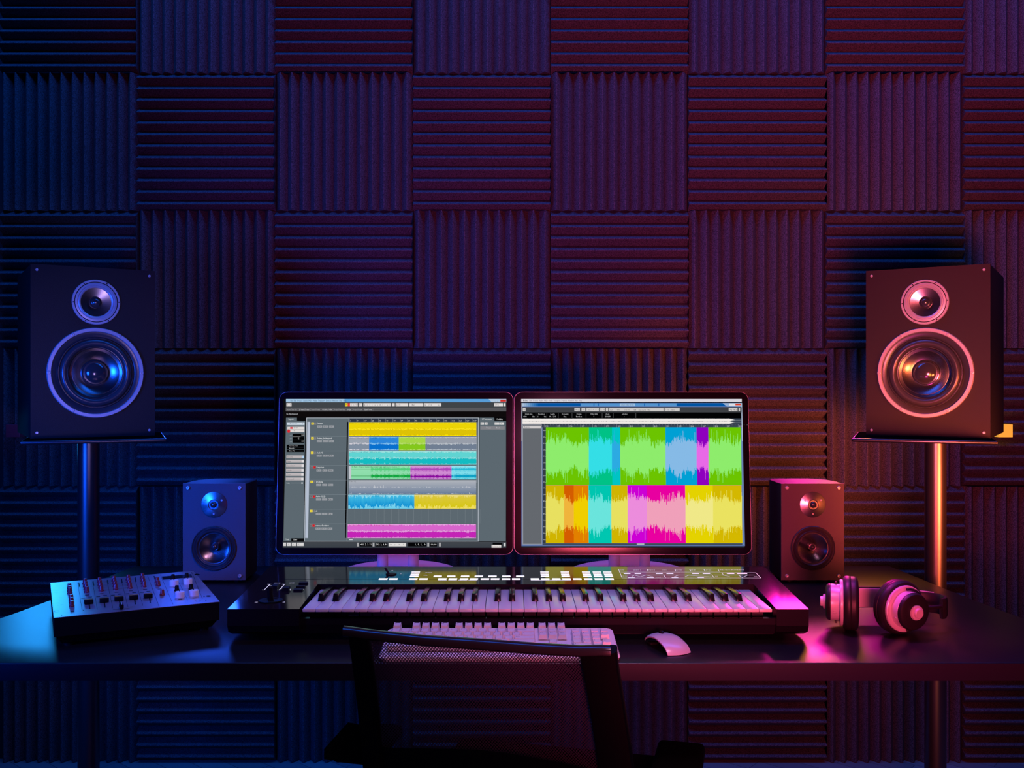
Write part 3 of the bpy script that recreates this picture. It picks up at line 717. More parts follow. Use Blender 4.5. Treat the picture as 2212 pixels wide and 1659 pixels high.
# printed marks, decals lying on the top
def pr_line(bm, p0, p1, w=.0005):
    a = Vector((*panel(*p0), 0)); b = Vector((*panel(*p1), 0)); d_ = (b-a); n_ = Vector((-d_.y, d_.x, 0)).normalized()*w
    vs = [bm.verts.new((q.x, q.y, ztop(q.y)+.0003)) for q in (a-n_, b-n_, b+n_, a+n_)]; bm.faces.new(vs)
def pr_rect(bm, x0, y0, x1, y1):
    xa, ya = panel(x0, y1); xb, yb = panel(x1, y0)
    vs = [bm.verts.new((x, y, ztop(y)+.0003)) for x, y in ((xa, ya), (xb, ya), (xb, yb), (xa, yb))]; bm.faces.new(vs)
def pr_text(bm, s, px, py, w, h=.006):
    x, y = panel(px, py); xe, _ = panel(px+w, py); tw = text_mesh(s)[2]; k = (xe-x)/tw
    add_text(bm, s, lambda a, b: (x+a*k, y+b*h, ztop(y+b*h)+.0003))
z4 = lambda a, b: (1320+a/6.32, 1210+b/6.32)
bm = N()
for a, b in (((102, 125), (1480, 125)), ((102, 125), (150, 245)), ((118, 172), (1975, 172)), ((150, 245), (2045, 245)), ((1975, 172), (2045, 245)), ((118, 155), (1478, 155)), ((1460, 125), (1478, 158)), ((715, 200), (745, 245)), ((1375, 200), (1410, 245)), ((1515, 172), (1530, 200)), ((870, 125), (885, 155)), ((1070, 125), (1090, 155)), ((1265, 125), (1285, 155)), ((495, 125), (505, 155)), ((280, 225), (320, 205)), ((320, 205), (400, 228)), ((400, 228), (480, 205)), ((480, 205), (575, 228)), ((860, 230), (920, 205)), ((1010, 228), (1060, 208)), ((1060, 208), (1380, 232)), ((1520, 205), (1620, 225)), ((1740, 205), (1790, 238)), ((1790, 238), (1860, 208)), ((190, 205), (740, 205)), ((750, 205), (1370, 205)), ((1400, 205), (1960, 205))):
    pr_line(bm, z4(*a), z4(*b), .00045)
for x0, y0, x1, y1 in ((175, 177, 260, 190), (325, 177, 405, 190), (615, 177, 700, 190), (760, 177, 845, 190), (1110, 177, 1195, 190), (1255, 177, 1345, 190), (1585, 177, 1675, 190), (1725, 177, 1850, 190), (235, 237, 320, 244), (495, 237, 580, 244), (830, 237, 915, 244), (1185, 237, 1265, 244)):
    a, b = z4(x0, y0), z4(x1, y1); pr_rect(bm, a[0], a[1], b[0], b[1])
for s_, x, y, w in (('ALGORITHM', 1480, 137, 330), ('MASTER', 120, 140, 60), ('EFFECT 1', 305, 140, 100), ('EFFECT 2', 500, 140, 100), ('OSC', 690, 140, 70), ('FILTER', 880, 140, 90), ('AMP', 1080, 140, 80), ('LFO', 1275, 140, 90), ('PITCH', 160, 222, 60), ('TEMPO', 620, 238, 60), ('ARP', 1420, 224, 40), ('OUT', 1950, 226, 50)):
    pr_text(bm, s_, *z4(x, y), w/6.32, .005)
zl = lambda a, b: (440+a/8.508, 1215+b/8.508)
for s_, x, y, w in (('VALUE', 1285, 388, 115), ('ASSIGN', 1570, 384, 90), ('TAP', 1825, 376, 48), ('1', 1905, 384, 15), ('HI', 1165, 408, 35), ('LO', 1210, 408, 25), ('HI', 1435, 408, 30), ('LO', 1470, 408, 25), ('o', 1070, 510, 22), ('o', 1348, 510, 18), ('ON', 1810, 506, 28), ('DOWN', 935, 740, 48), ('PITCH BEND', 1155, 740, 115), ('UP', 1445, 740, 42), ('MODULATION', 1185, 712, 115)):
    pr_text(bm, s_, *zl(x, y), w/8.508, .0075)
for a, b in (((1110, 510), (1215, 405)), ((1195, 430), (1360, 430)), ((1360, 430), (1362, 470)), ((1385, 510), (1485, 405)), ((1420, 482), (1588, 482)), ((1588, 482), (1592, 515))): pr_line(bm, zl(*a), zl(*b), .0006)
for s_, x, y, w in (('UP', 318, 240, 32), ('GO', 455, 288, 34), ('o', 275, 334, 24), ('PERFORMANCE', 848, 270, 100), ('MULTI', 820, 312, 55)): pr_text(bm, s_, z2(x), 1200+y/7.135, w/7.135, .006)
for i in range(4): pr_rect(bm, z2(1045+i*155), 1253.0, z2(1180+i*155), 1253.7); pr_rect(bm, z3(370+i*172), 1253.0, z3(540+i*172), 1253.7)
finish('panel_print', bm, 'print', sy, label='fine white lettering and diagrams')
# controls at the left: slider slots, buttons, joystick
for (a, b, c, d_) in ((1240, 438, 1345, 492), (1440, 490, 1560, 530)):
    p0 = zl(a, b); p1 = zl(c, d_); button(p0[0], p1[0], p0[1], p1[1], .006, 'synth_front', 'slider_cap')
for (a, b, c, d_) in ((1745, 378, 1905, 402), (1695, 448, 1855, 468), (1645, 498, 1810, 528)):
    p0 = zl(a, b); p1 = zl(c, d_); button(p0[0], p1[0], p0[1], p1[1], .003, 'synth_front', 'function_button')
jx, jy = panel(585, 1297); bm = N(); lathe(bm, [(.022, 0), (.022, .0010), (.019, .0014), (.015, .0006), (0, .0006)], (jx, jy, ztop(jy)), (0, 0, 1), 32)
jb = finish('joystick', bm, 'dark', sy, 40)
bm = N(); tube(bm, [(jx, jy, ztop(jy)), (jx-.001, jy-.001, ztop(jy)+.012), (jx-.002, jy+.001, ztop(jy)+.024)], [.0055, .005, .006], 14); finish('stick', bm, 'synth_front', jb, 50)
jx, jy = panel(845, 1240.5); bm = N(); lathe(bm, [(.011, 0), (.011, .0015), (0, .0018)], (jx, jy, ztop(jy)), (0, 0, 1), 24); kb_ = finish('value_knob', bm, 'dark', sy, 40)
bm = N(); tube(bm, [(jx-.004, jy, ztop(jy)), (jx-.013, jy+.004, ztop(jy)+.012)], .0022, 8); finish('stick', bm, 'synth_front', kb_, 40)

# ================================================================ COMPUTER KEYBOARD
KX, KY = -.021, 1.603
kb = thing('computer_keyboard', 'white full-size computer keyboard behind the chair back', 'keyboard', (KX, KY, ZD+.0005))
bm = N(); pts = rrect(.407, .122, .014, 6, 0, .0555+.0055)
a = []; b = []; cc = []
for x, y in pts:
    zt = .010+.016*(y/.117)
    a.append(bm.verts.new((x*.985, .061+(y-.061)*.97, .0))); b.append(bm.verts.new((x, y, zt*.55))); cc.append(bm.verts.new((x*.985, .061+(y-.061)*.955, zt)))
k = len(pts)
for r0, r1 in ((a, b), (b, cc)):
    for i in range(k): bm.faces.new([r0[i], r0[(i+1) % k], r1[(i+1) % k], r1[i]])
bm.faces.new(a[::-1]); bm.faces.new(cc); finish('case', bm, 'kb', kb, 50)
def kz(y): return .010+.016*(y/.117)
U = .0169; RU = .0162
def keycap(x0, w, row, text, d_=1, raise_=0.):
    """x0, w in key units; row 0 = function row at the back"""
    yc = .1065-row*RU if row == 0 else .1045-row*RU*.985
    x0m = -.1915+x0*U+.0007; x1m = -.1915+(x0+w)*U-.0007
    y0 = yc-RU*.5*(2*d_-1)+.0006 if d_ > 1 else yc-RU*.47; y1 = yc+RU*.47
    zb = kz((y0+y1)/2)+.0006; hh = .0085+raise_
    bm = N(); q = []
    sl = .0018
    for (ex, ey, z_) in ((0, 0, 0), (.0019, .0016, hh)):
        for i in range(5):
            f = i/4; x = x0m+ex+(x1m-x0m-2*ex)*f; q.append((x, y0+ey, zb+z_-(.0007 if z_ and 0 < i < 4 else 0)))
        for i in range(5):
            f = 1-i/4; x = x0m+ex+(x1m-x0m-2*ex)*f; q.append((x, y1-ey*.6, zb+z_+(sl if z_ else 0)-(.0009 if z_ and 0 < i < 4 else 0)))
    v = [bm.verts.new(p_) for p_ in q]
    for i in range(10): bm.faces.new([v[i], v[(i+1) % 10], v[10+(i+1) % 10], v[10+i]])
    for i in range(4): bm.faces.new([v[10+i], v[11+i], v[18-i], v[19-i]])
    if text:
        tw = text_mesh(text)[2]; h = .0042 if len(text) == 1 else .0032; kx = h if len(text) == 1 else min(h, (x1m-x0m)*.6/tw)
        bx = x0m+.0032; by = y0+(y1-y0)*.48
        add_text(bm, text, lambda a_, b_: (bx+a_*kx, by+b_*h, zb+hh+.0004+sl*((by+b_*h-y0)/(y1-y0))), 1)
    finish('key', bm, ['kc', 'legend'], kb, 30)
keycap(0, 1, 0, 'Esc', raise_=.003)
for g, x in enumerate((2, 6.5, 11)):
    for i in range(4): keycap(x+i, 1, 0, 'F%d' % (g*4+i+1), raise_=.003)
for i, s_ in enumerate(('Prt', 'Scr', 'Brk')): keycap(15.25+i, 1, 0, s_, raise_=.003)
def row(r, items, x=0):
    for s_, w in items:
        if s_ != '_': keycap(x, w, r, s_)
        x += w
row(1, [(c_, 1) for c_ in '`1234567890-=']+[('Backspace', 2), ('_', .25), ('Ins', 1), ('Home', 1), ('PgUp', 1), ('_', .4), ('Num', 1), ('/', 1), ('*', 1), ('-', 1)])
row(2, [('Tab', 1.5)]+[(c_, 1) for c_ in 'QWERTYUIOP[]']+[('\\', 1.5), ('_', .25), ('Del', 1), ('End', 1), ('PgDn', 1), ('_', .4), ('7', 1), ('8', 1), ('9', 1), ('+', 1)])
row(3, [('Caps', 1.75)]+[(c_, 1) for c_ in "ASDFGHJKL;'"]+[('Enter', 2.25), ('_', 3.65), ('4', 1), ('5', 1), ('6', 1)])
row(4, [('Shift', 2.25)]+[(c_, 1) for c_ in 'ZXCVBNM,./']+[('Shift', 2.75), ('_', 1.25), ('^', 1), ('_', 1.4), ('1', 1), ('2', 1), ('3', 1)])
row(5, [('Ctrl', 1.5), ('Alt', 1.5), ('', 8.5), ('Alt', 1.5), ('Ctrl', 2), ('_', .25), ('<', 1), ('v', 1), ('>', 1), ('_', .4), ('0', 2), ('.', 1)])
keycap(21.65, 1, 4, 'Ent', d_=1)

# ================================================================ MOUSE
P1 = Vector((.266, 1.639)); P2 = Vector((.3086, 1.658)); vv = (P2-P1).normalized(); uu = Vector((-vv.y, vv.x))
mo = thing('computer_mouse', 'white arched computer mouse on the desk right of the computer keyboard', 'mouse', (P1.x, P1.y, ZD), math.atan2(vv.y, vv.x))
prof = [(0, .0015), (.03, .006), (.08, .011), (.16, .016), (.28, .0207), (.42, .0237), (.56, .0247), (.70, .0237), (.84, .0207), (.94, .0165), (1.0, .0125)]
Wm, Lm = .047, .082
def mouse_surf(off, shrink=0., cut0=0, mi_=0):
    g = []
    for t_, h in prof[cut0:]:
        rowv = []; wz = 1-.10*t_-.35*max(0, t_-.8)**1.2*2
        for j in range(13):
            s_ = -1+2*j/12; x = Wm/2+s_*(Wm/2-shrink)*wz; dr = (1-abs(s_)**3.2)
            z_ = h-off-(1-dr)*.0035*min(1, t_*4) if True else h
            yy = t_*Lm+(.006*(1-s_*s_)*(t_-.5)*2 if True else 0)
            rowv.append((x, yy-(-1 if t_ < .5 else 1)*off*.5, max(.0008, z_)))
        g.append(rowv)
    return g
bm = N(); top = [[bm.verts.new(q) for q in r_] for r_ in mouse_surf(0)]; bot = [[bm.verts.new(q) for q in r_] for r_ in mouse_surf(.0022, .0005)]
for i in range(len(top)-1):
    for j in range(12):
        bm.faces.new([top[i][j], top[i][j+1], top[i+1][j+1], top[i+1][j]]); bm.faces.new([bot[i][j], bot[i+1][j], bot[i+1][j+1], bot[i][j+1]])
for i in range(len(top)-1):
    for j in (0, 12): bm.faces.new([top[i][j], top[i+1][j], bot[i+1][j], bot[i][j]])
for j in range(12):
    for i in (0, len(top)-1): bm.faces.new([top[i][j], top[i][j+1], bot[i][j+1], bot[i][j]])
finish('shell', bm, 'hp_white', mo, 50)
bm = N(); g1 = [[bm.verts.new(q) for q in r_] for r_ in mouse_surf(.0024, .002)]
for i in range(len(g1)-1):
    for j in range(12): bm.faces.new([g1[i][j], g1[i][j+1], g1[i+1][j+1], g1[i+1][j]])
bmesh.ops.solidify(bm, geom=list(bm.faces), thickness=.0016); finish('underside', bm, 'bkey', mo, 50)
bm = N(); box(bm, .008, Wm-.004, .066, .080, .0006, .0060, bev=.002); box(bm, Wm-.010, Wm-.004, .012, .074, .0006, .007, bev=.002); finish('foot', bm, 'bkey', mo, 40)
bm = N(); lathe(bm, [(0, -.003), (.005, -.003), (.0065, -.002), (.0065, .002), (.005, .003), (0, .003)], (Wm/2, .056, .0222), (1, 0, 0), 20); finish('scroll_wheel', bm, 'bkey', mo, 40)

# ================================================================ HEADPHONES
hp = thing('headphones', 'white and black over-ear headphones lying on the desk beside the pink speaker', 'headphones', (.70, 1.80, ZD))
def L3(p_): return Vector(p_)-Vector((.70, 1.80, ZD))
def cup(cx, cy, cz, ax):
    ax = Vector(ax).normalized(); org = L3((cx, cy, cz)) # centre of the inner (cushion) end, axis points outwards
    R = .0505; bm = N()
    pr = [(R*.55, .001)]+[(R*.80+R*.19*math.sin(a), .0075-.0075*math.cos(a)) for a in [i*PI/16 for i in range(0, 9)]]+[(R*.985, .0132), (R*.975, .0137), (R*.985, .0142), (R, .0175), (R*.985, .023), (R*.93, .027), (R*.8, .0275)]
    lathe(bm, [(0, .004), (R*.55, .004)]+pr, org, ax, 64); c_ = finish('ear_cushion', bm, 'hp_black', hp, 40)
    bm = N(); lathe(bm, [(.0400, .0272), (.0425, .0275), (.0432, .0295), (.0428, .0325), (.0415, .0335), (.0385, .0325), (.0345, .0335), (.0340, .036), (.0342, .0495), (.0335, .050)], org, ax, 64); s_ = finish('ear_shell', bm, 'hp_white', hp, 35)
    bm = N(); lathe(bm, [(.0335, .050), (.0345, .0505), (.0345, .0525), (.032, .0565), (.027, .0585), (.016, .0588), (0, .0588)], org, ax, 56); finish('ear_cap', bm, 'hp_black', s_, 35)
    bm = N(); lathe(bm, [(.0135, .0585), (.0140, .0600), (.0130, .0630), (.0095, .0635), (.0090, .0675), (.0080, .0685), (0, .0685)], org, ax, 40); finish('dial', bm, 'hp_white', s_, 35)
    t_ = Vector((0, 0, 1)); side = ax.cross(t_).normalized()
    # small round socket on the shell side that faces the camera
    best = min((side, -side), key=lambda q: q.y)
    if abs(ax.x) < .7: best = Vector((-1, -.3, 0)).cross(ax).cross(ax); best = Vector((-.9, -.25, 0)) - ax*Vector((-.9, -.25, 0)).dot(ax)
    dirn = (best.normalized()*.93-t_*.36).normalized(); bm = N()
    lathe(bm, [(.0036, -.001), (.0036, .0006), (.0024, .0008), (.0022, -.0005), (0, -.0005)], org+ax*.0425+dirn*.0343, dirn, 16); finish('socket', bm, ['ring'], s_, 40)
    return org, ax
oL, aL = cup(.6535, 1.812, ZD+.0508, (-.953, .30, 0))
oR, aR = cup(.7150, 1.802, ZD+.0508, (.34, -.94, -.03))
# headband: flat ribbon standing on edge, looping from the left cup behind to the right cup
path = [(.618, 1.870), (.650, 1.885), (.69, 1.889), (.74, 1.886), (.785, 1.874), (.815, 1.855), (.824, 1.835), (.816, 1.815)]
def ribbon(nm, pts, z0, z1, th, m, n=8, lab=None):
    P = [Vector((x, y, 0)) for x, y in pts]; out = []
    for i in range(len(P)-1):   # Catmull-Rom
        p0, p1, p2, p3 = P[max(i-1, 0)], P[i], P[i+1], P[min(i+2, len(P)-1)]
        for k_ in range(n):
            t_ = k_/n; out.append(.5*((2*p1)+(-p0+p2)*t_+(2*p0-5*p1+4*p2-p3)*t_*t_+(-p0+3*p1-3*p2+p3)*t_**3))
    out.append(P[-1]); bm = N(); rings = []
    for i, p_ in enumerate(out):
        d_ = (out[min(i+1, len(out)-1)]-out[max(i-1, 0)]).normalized(); n_ = Vector((-d_.y, d_.x, 0))
        h = z1-z0; ring = []
        for (a_, b_) in ((-1, .12), (-1, .88), (-.5, 1), (.5, 1), (1, .88), (1, .12), (.5, 0), (-.5, 0)): ring.append(bm.verts.new(L3((p_.x+n_.x*th*a_, p_.y+n_.y*th*a_, z0+h*b_))))
        rings.append(ring)
    for a_, b_ in zip(rings, rings[1:]):
        for j in range(8): bm.faces.new([a_[j], a_[(j+1) % 8], b_[(j+1) % 8], b_[j]])
    bm.faces.new(rings[0]); bm.faces.new(rings[-1][::-1]); return finish(nm, bm, m, hp, 40, lab)
ribbon('headband', path[:6], ZD+.0265, ZD+.063, .0022, 'hp_white')
ribbon('headband_pad', [(x, y+.0042) for x, y in path[:5]], ZD+.0245, ZD+.065, .0018, 'hp_black')
ribbon('headband_end', [(.772, 1.868), (.795, 1.864), (.815, 1.850), (.8235, 1.829), (.815, 1.808), (.806, 1.803)], ZD+.024, ZD+.062, .0042, 'hp_black', lab='black curved end of the headband')
def hp_tube(nm, pts, r, m='hp_black'):
    bm = N(); tube(bm, [L3(p_) for p_ in pts], r, 10); finish(nm, bm, m, hp, 50)
hp_tube('yoke_arm', [(.812, 1.806, ZD+.047), (.785, 1.795, ZD+.047), (.757, 1.785, ZD+.049)], .0035)
hp_tube('yoke_arm', [(.618, 1.870, ZD+.045), (.600, 1.850, ZD+.045), (.601, 1.832, ZD+.047)], .0035)
for (o_, a_) in ((oL, aL), (oR, aR)):   # yokes clipped round the shells
    side = a_.cross(Vector((0, 0, 1))).normalized(); bm = N(); pp = []
    sg = 1 if side.y > 0 or a_.x < -.5 else -1
    if a_.x > 0: sg = 1 if side.x > 0 else -1
    else: sg = 1 if side.y > 0 else -1
    for i in range(17):
        an = math.radians(-95+190*i/16); pp.append(o_+a_*.040+side*sg*(.0375*math.cos(an))+Vector((0, 0, 1))*(.0375*math.sin(an)))
    tube(bm, pp, .0022, 8); finish('yoke', bm, 'hp_black', hp, 50)

# ================================================================ MIXER
MYAW = math.radians(26.6); MC = Vector((-.7515, 1.895))
mx = thing('audio_mixer', 'flat silver-faced audio mixer with black sides on the left of the desk', 'mixer', (MC.x, MC.y, ZD), MYAW)
MW, MD, MH = .282, .330, .055
bm = N(); box(bm, -MW/2, MW/2, -MD/2, MD/2, .020, MH-.0012, bev=.001)
q = [(-MW/2+.003, -MD/2+.003, .020), (MW/2-.003, -MD/2+.003, .020), (MW/2-.003, MD/2-.003, .020), (-MW/2+.003, MD/2-.003, .020)]
v0 = [bm.verts.new(p_) for p_ in q]; v1 = [bm.verts.new((x*.93, y*.94, .006)) for x, y, z in q]
for i in range(4): bm.faces.new([v0[i], v0[(i+1) % 4], v1[(i+1) % 4], v1[i]])
bm.faces.new(v1[::-1]); bm.faces.new(v0); finish('case', bm, 'dark', mx)
for sx in (-1, 1):
    for sy_ in (-1, 1):
        bm = N(); lathe(bm, [(.010, 0), (.010, .0062)], (sx*.115, sy_*.140, 0), (0, 0, 1), 16, caps=True); finish('foot', bm, 'dark', mx)
bm = N(); box(bm, -MW/2-.0005, MW/2+.0005, -MD/2-.0005, MD/2+.0005, MH-.0010, MH, bev=.0003, seg=1); finish('faceplate', bm, 'mixface', mx)
rot = Matrix.Rotation(-MYAW, 2)
def mxy(zx, zy, h=0):
    P = hitz(90+zx/5.53, 1210+zy/5.53, ZD+MH+h); l = rot @ (Vector((P.x, P.y))-MC); return l.x, l.y
def mquad(bm, pts, z=.0002):
    vs = [bm.verts.new((*mxy(*p_), MH+z)) for p_ in pts]; bm.faces.new(vs)
def mline(bm, a, b, w=.0003):
    a = Vector(mxy(*a)); b = Vector(mxy(*b)); n_ = Vector((-(b-a).y, (b-a).x)).normalized()*w
    bm.faces.new([bm.verts.new((p_.x, p_.y, MH+.0002)) for p_ in (a-n_, b-n_, b+n_, a+n_)])
bm = N()
for x, y in ((437, 268), (608, 253), (779, 238), (947, 222), (1112, 208)): mquad(bm, [(x, y), (x+12, y-1), (x+22, y+52), (x+8, y+53)])
mquad(bm, [(1335, 190), (1348, 189), (1366, 240), (1352, 241)])
for a, b in (((430, 270), (485, 610)), ((608, 260), (665, 590)), ((780, 245), (850, 575)), ((950, 230), (1030, 560)), ((1110, 215), (1210, 545)), ((1265, 188), (1390, 520)), ((1420, 180), (1570, 530)), ((1625, 240), (1745, 480)), ((1500, 365), (1870, 330)), ((440, 330), (1280, 262)), ((470, 468), (1340, 388)), ((1800, 160), (1920, 460))): mline(bm, a, b)
for x, y in ((575, 585), (757, 568), (940, 552), (1120, 530), (1298, 512)): mline(bm, (x-14, y-100), (x, y), .0011)
mline(bm, (850, 592), (1050, 578), .0009)
for x, y in ((580, 442), (757, 425), (932, 408), (1105, 390), (1275, 374), (540, 418), (715, 402), (893, 385), (1065, 368), (1235, 352), (365, 615), (1408, 347), (1598, 330), (1655, 468), (1825, 452), (495, 455), (675, 437), (850, 420), (1025, 403), (1200, 386)):
    mquad(bm, [(x-24, y-2), (x+22, y-6), (x+25, y+1), (x-21, y+5)])
for x, y in ((1856, 172), (1993, 430)): mquad(bm, [(x+32*math.cos(a), y+9*math.sin(a)) for a in [i*PI/8 for i in range(16)]])
for x, y in ((240, 658), (1398, 537), (1790, 153), (1940, 436), (1962, 480), (500, 600)): mquad(bm, [(x+8*math.cos(a), y+5*math.sin(a)) for a in [i*PI/4 for i in range(8)]])
finish('panel_markings', bm, 'dark', mx)
bm = N()
for cx_, cy_ in [(1868, 487), (180, 612)]:
    for i in range(12):
        a0, a1 = i*PI/6, (i+1)*PI/6; mline(bm, (cx_+30*math.cos(a0), cy_+12*math.sin(a0)), (cx_+30*math.cos(a1), cy_+12*math.sin(a1)), .0003)
rr = random.Random(4)
for i in range(34):
    x = 125+rr.random()*250; y = 285+rr.random()*260; mline(bm, (x, y), (x+15+rr.random()*30, y-3+rr.random()*4), .00025)
finish('scale_print', bm, 'legend', mx)
bm = N(); mquad(bm, [(1436, 198), (1785, 168), (1800, 205), (1448, 235)], .0003); finish('display_window', bm, 'bezel', mx)
def knob(x, y, r, h, m, nm='knob', pointer=True):
    lx, ly = mxy(x, y); bm = N()
    lathe(bm, [(r*1.15, 0), (r*1.15, h*.18), (r*.95, h*.28), (r*.80, h*.92), (r*.68, h), (0, h)] if nm == 'knob' else [(r*1.02, 0), (r, h*.1), (r, h*.9), (r*.93, h), (0, h)], (lx, ly, MH), (0, 0, 1), 20)
    o = finish(nm, bm, m, mx, 35)
    if pointer:
        bm = N(); box(bm, lx-r*.08, lx+r*.08, ly+r*.1, ly+r*.85, MH+h, MH+h+.0003); finish('pointer', bm, 'dark' if nm != 'knob' else 'whiteknob', o)
for x, ys in ((332, (340, 370, 400)), (354, (480, 515, 555))):
    for y in ys: knob(x+(y-ys[0])*.08, y, .0042, .011, 'redknob', pointer=False)
for x, y in ((540, 385), (712, 370), (885, 352), (1056, 338), (1224, 320)):
    for k_ in range(4): knob(x-k_*7.5, y-k_*33, .0044, .0115, 'redknob', pointer=False)
for x, y in ((1392, 306), (1380, 268), (1442, 418), (1568, 232), (1615, 368), (1733, 216), (1785, 352)): knob(x, y, .0044, .011, 'redknob' if x < 1500 else 'dark', pointer=False)
for x, y in ((1582, 300), (1745, 282), (1650, 440), (1818, 422)): knob(x, y, .0090, .0105, 'whiteknob', 'white_knob')
for x, y in ((563, 522), (748, 504), (924, 486), (1100, 468), (1272, 452)):
    lx, ly = mxy(x, y); bm = N(); box(bm, lx-.0078, lx+.0078, ly-.006, ly+.006, MH+.0006, MH+.0085, bev=.001); o = finish('fader_cap', bm, 'dark', mx, 30)
    bm = N(); box(bm, lx-.0076, lx+.0076, ly-.0006, ly+.0006, MH+.0085, MH+.0089); finish('fader_line', bm, 'amber', o)
lx, ly = mxy(955, 590); bm = N(); box(bm, lx-.0035, lx+.0035, ly-.006, ly+.014, MH+.0004, MH+.011, bev=.003); o = finish('crossfader_cap', bm, 'dark', mx, 40)
bm = N(); box(bm, lx-.0006, lx+.0006, ly-.0055, ly+.011, MH+.010, MH+.0116, bev=.0003); finish('crossfader_line', bm, 'screw', o)

# ================================================================ CHAIR
ch = thing('office_chair', 'black mesh-backed office chair in front of the desk seen from behind', 'chair', (.03, 1.62, 0))
CH = Vector((.03, 1.62, 0))
def cw(px, py, D): return pt(px, py, D)-CH
def back_pt(a, b, out=0.):
    """a: 0 left .. 1 right across the back, b: 0 top .. 1 bottom"""
    TL = cw(752, 1368, 1.505); TR = cw(1326, 1408, 1.40); BL = cw(792, 1850, 1.565); BR = cw(1392, 1850, 1.455)
    p_ = TL.lerp(TR, a).lerp(BL.lerp(BR, a), b); n_ = Vector((-.25, -.97, 0))
    return p_+n_*(out-.030*math.sin(PI*a)-.012*math.sin(PI*b))+Vector((0, 0, 0))
def bar(nm, pts, hw, hh, m='chair'):
    bm = N(); P = [Vector(p_) for p_ in pts]; rings = []
    for i, p_ in enumerate(P):
        d_ = (P[min(i+1, len(P)-1)]-P[max(i-1, 0)]).normalized(); n_ = Vector((-.25, -.97, 0)).normalized(); s_ = d_.cross(n_).normalized(); n_ = s_.cross(d_).normalized(); ring = []
        w = hw[i] if isinstance(hw, (list, tuple)) else hw; k_ = min(w, hh)*.5
        for cx_, cy_, a0 in ((w-k_, hh-k_, 0), (-w+k_, hh-k_, 90), (-w+k_, -hh+k_, 180), (w-k_, -hh+k_, 270)):
            for a_ in (0, 45, 90): an = math.radians(a0+a_); ring.append(bm.verts.new(p_+s_*(cx_+k_*math.cos(an))+n_*(cy_+k_*math.sin(an))))
        rings.append(ring)
    n = len(rings[0])
    for a_, b_ in zip(rings, rings[1:]):
        for j in range(n): bm.faces.new([a_[j], a_[(j+1) % n], b_[(j+1) % n], b_[j]])
    bm.faces.new(rings[0]); bm.faces.new(rings[-1][::-1]); return finish(nm, bm, m, ch, 40)
bar('back_stile', [back_pt(.042, b/12) for b in range(0, 13)], .0165, .011)
bar('back_stile', [back_pt(.942, b/12) for b in range(0, 13)], [.028]+[.0262]*12, .012)
rail = [(742, 1362, 1.515), (765, 1365, 1.507), (800, 1370, 1.494), (911, 1382, 1.465), (1042, 1391, 1.44), (1160, 1400, 1.422), (1252, 1405, 1.408), (1300, 1404, 1.400), (1318, 1405, 1.399)]
bm = N(); R_ = []
for x, y, D in rail:
    p_ = cw(x, y, D); ring = []
    for (dy, dz) in ((-.010, .001), (-.006, .0055), (.004, .0070), (.010, .0050), (.010, -.006), (.004, -.009), (-.006, -.008), (-.010, -.005)):
        ring.append(bm.verts.new(p_+Vector((0, dy, dz))))
    R_.append(ring)
for a_, b_ in zip(R_, R_[1:]):
    for j in range(8): bm.faces.new([a_[j], a_[(j+1) % 8], b_[(j+1) % 8], b_[j]])
bm.faces.new(R_[0]); bm.faces.new(R_[-1][::-1]); finish('top_rail', bm, 'chair_gloss', ch, 45, 'glossy top rail')
bar('bottom_rail', [back_pt(a/12, 1.0) for a in range(0, 13)], .018, .012)
# woven mesh: two families of slanted threads, real open holes between them
bm = N(); A0, A1, B0, B1 = .035, .985, .012, .99
na, nb = 84, 62
def strand(c0, sl):
    """thread a = c0 + sl*b in cell units, clipped to the panel"""
    lo, hi = 0., float(nb)
    if sl > 0: lo = max(lo, (0-c0)/sl); hi = min(hi, (na-c0)/sl)
    else: lo = max(lo, (na-c0)/sl); hi = min(hi, (0-c0)/sl)
    if hi-lo < .5: return
    n = max(2, int((hi-lo)/5)); prev = None
    for i in range(n+1):
        t_ = lo+(hi-lo)*i/n; a_ = (c0+sl*t_)/na; b_ = t_/nb; w = .17/na
        aa = A0+(A1-A0)*a_; bb = B0+(B1-B0)*b_
        v_ = (bm.verts.new(back_pt(aa-w, bb, .002)), bm.verts.new(back_pt(aa+w, bb, .002)))
        if prev: bm.faces.new([prev[0], prev[1], v_[1], v_[0]])
        prev = v_
for c0 in range(-nb, na+1): strand(c0, 1.0)
for c0 in range(0, na+nb+1): strand(c0, -1.0)
o = finish('back_mesh', bm, 'mesh', ch); o['kind'] = 'stuff'
# lumbar pad behind the mesh
bm = N(); up_ = []; dn = []
tops = [(800, 1612), (860, 1616), (940, 1617), (1028, 1619), (1100, 1627), (1170, 1640), (1230, 1652), (1300, 1668), (1345, 1672)]
for off in (0, .014):
    for i, (x, y) in enumerate(tops):
        D = 1.535-.105*(i/8.)+off+.012; up_.append(bm.verts.new(cw(x, y, D))); dn.append(bm.verts.new(cw(x+14, y+95, D+.01)))
n = len(tops)
for i in range(n-1):
    bm.faces.new([up_[i], up_[i+1], dn[i+1], dn[i]]); bm.faces.new([up_[n+i], dn[n+i], dn[n+i+1], up_[n+i+1]]); bm.faces.new([up_[i], up_[n+i], up_[n+i+1], up_[i+1]]); bm.faces.new([dn[i], dn[i+1], dn[n+i+1], dn[n+i]])
bm.faces.new([up_[0], dn[0], dn[n], up_[n]]); bm.faces.new([up_[n-1], up_[2*n-1], dn[2*n-1], dn[n-1]]); finish('lumbar_pad', bm, 'chair', ch, 50)
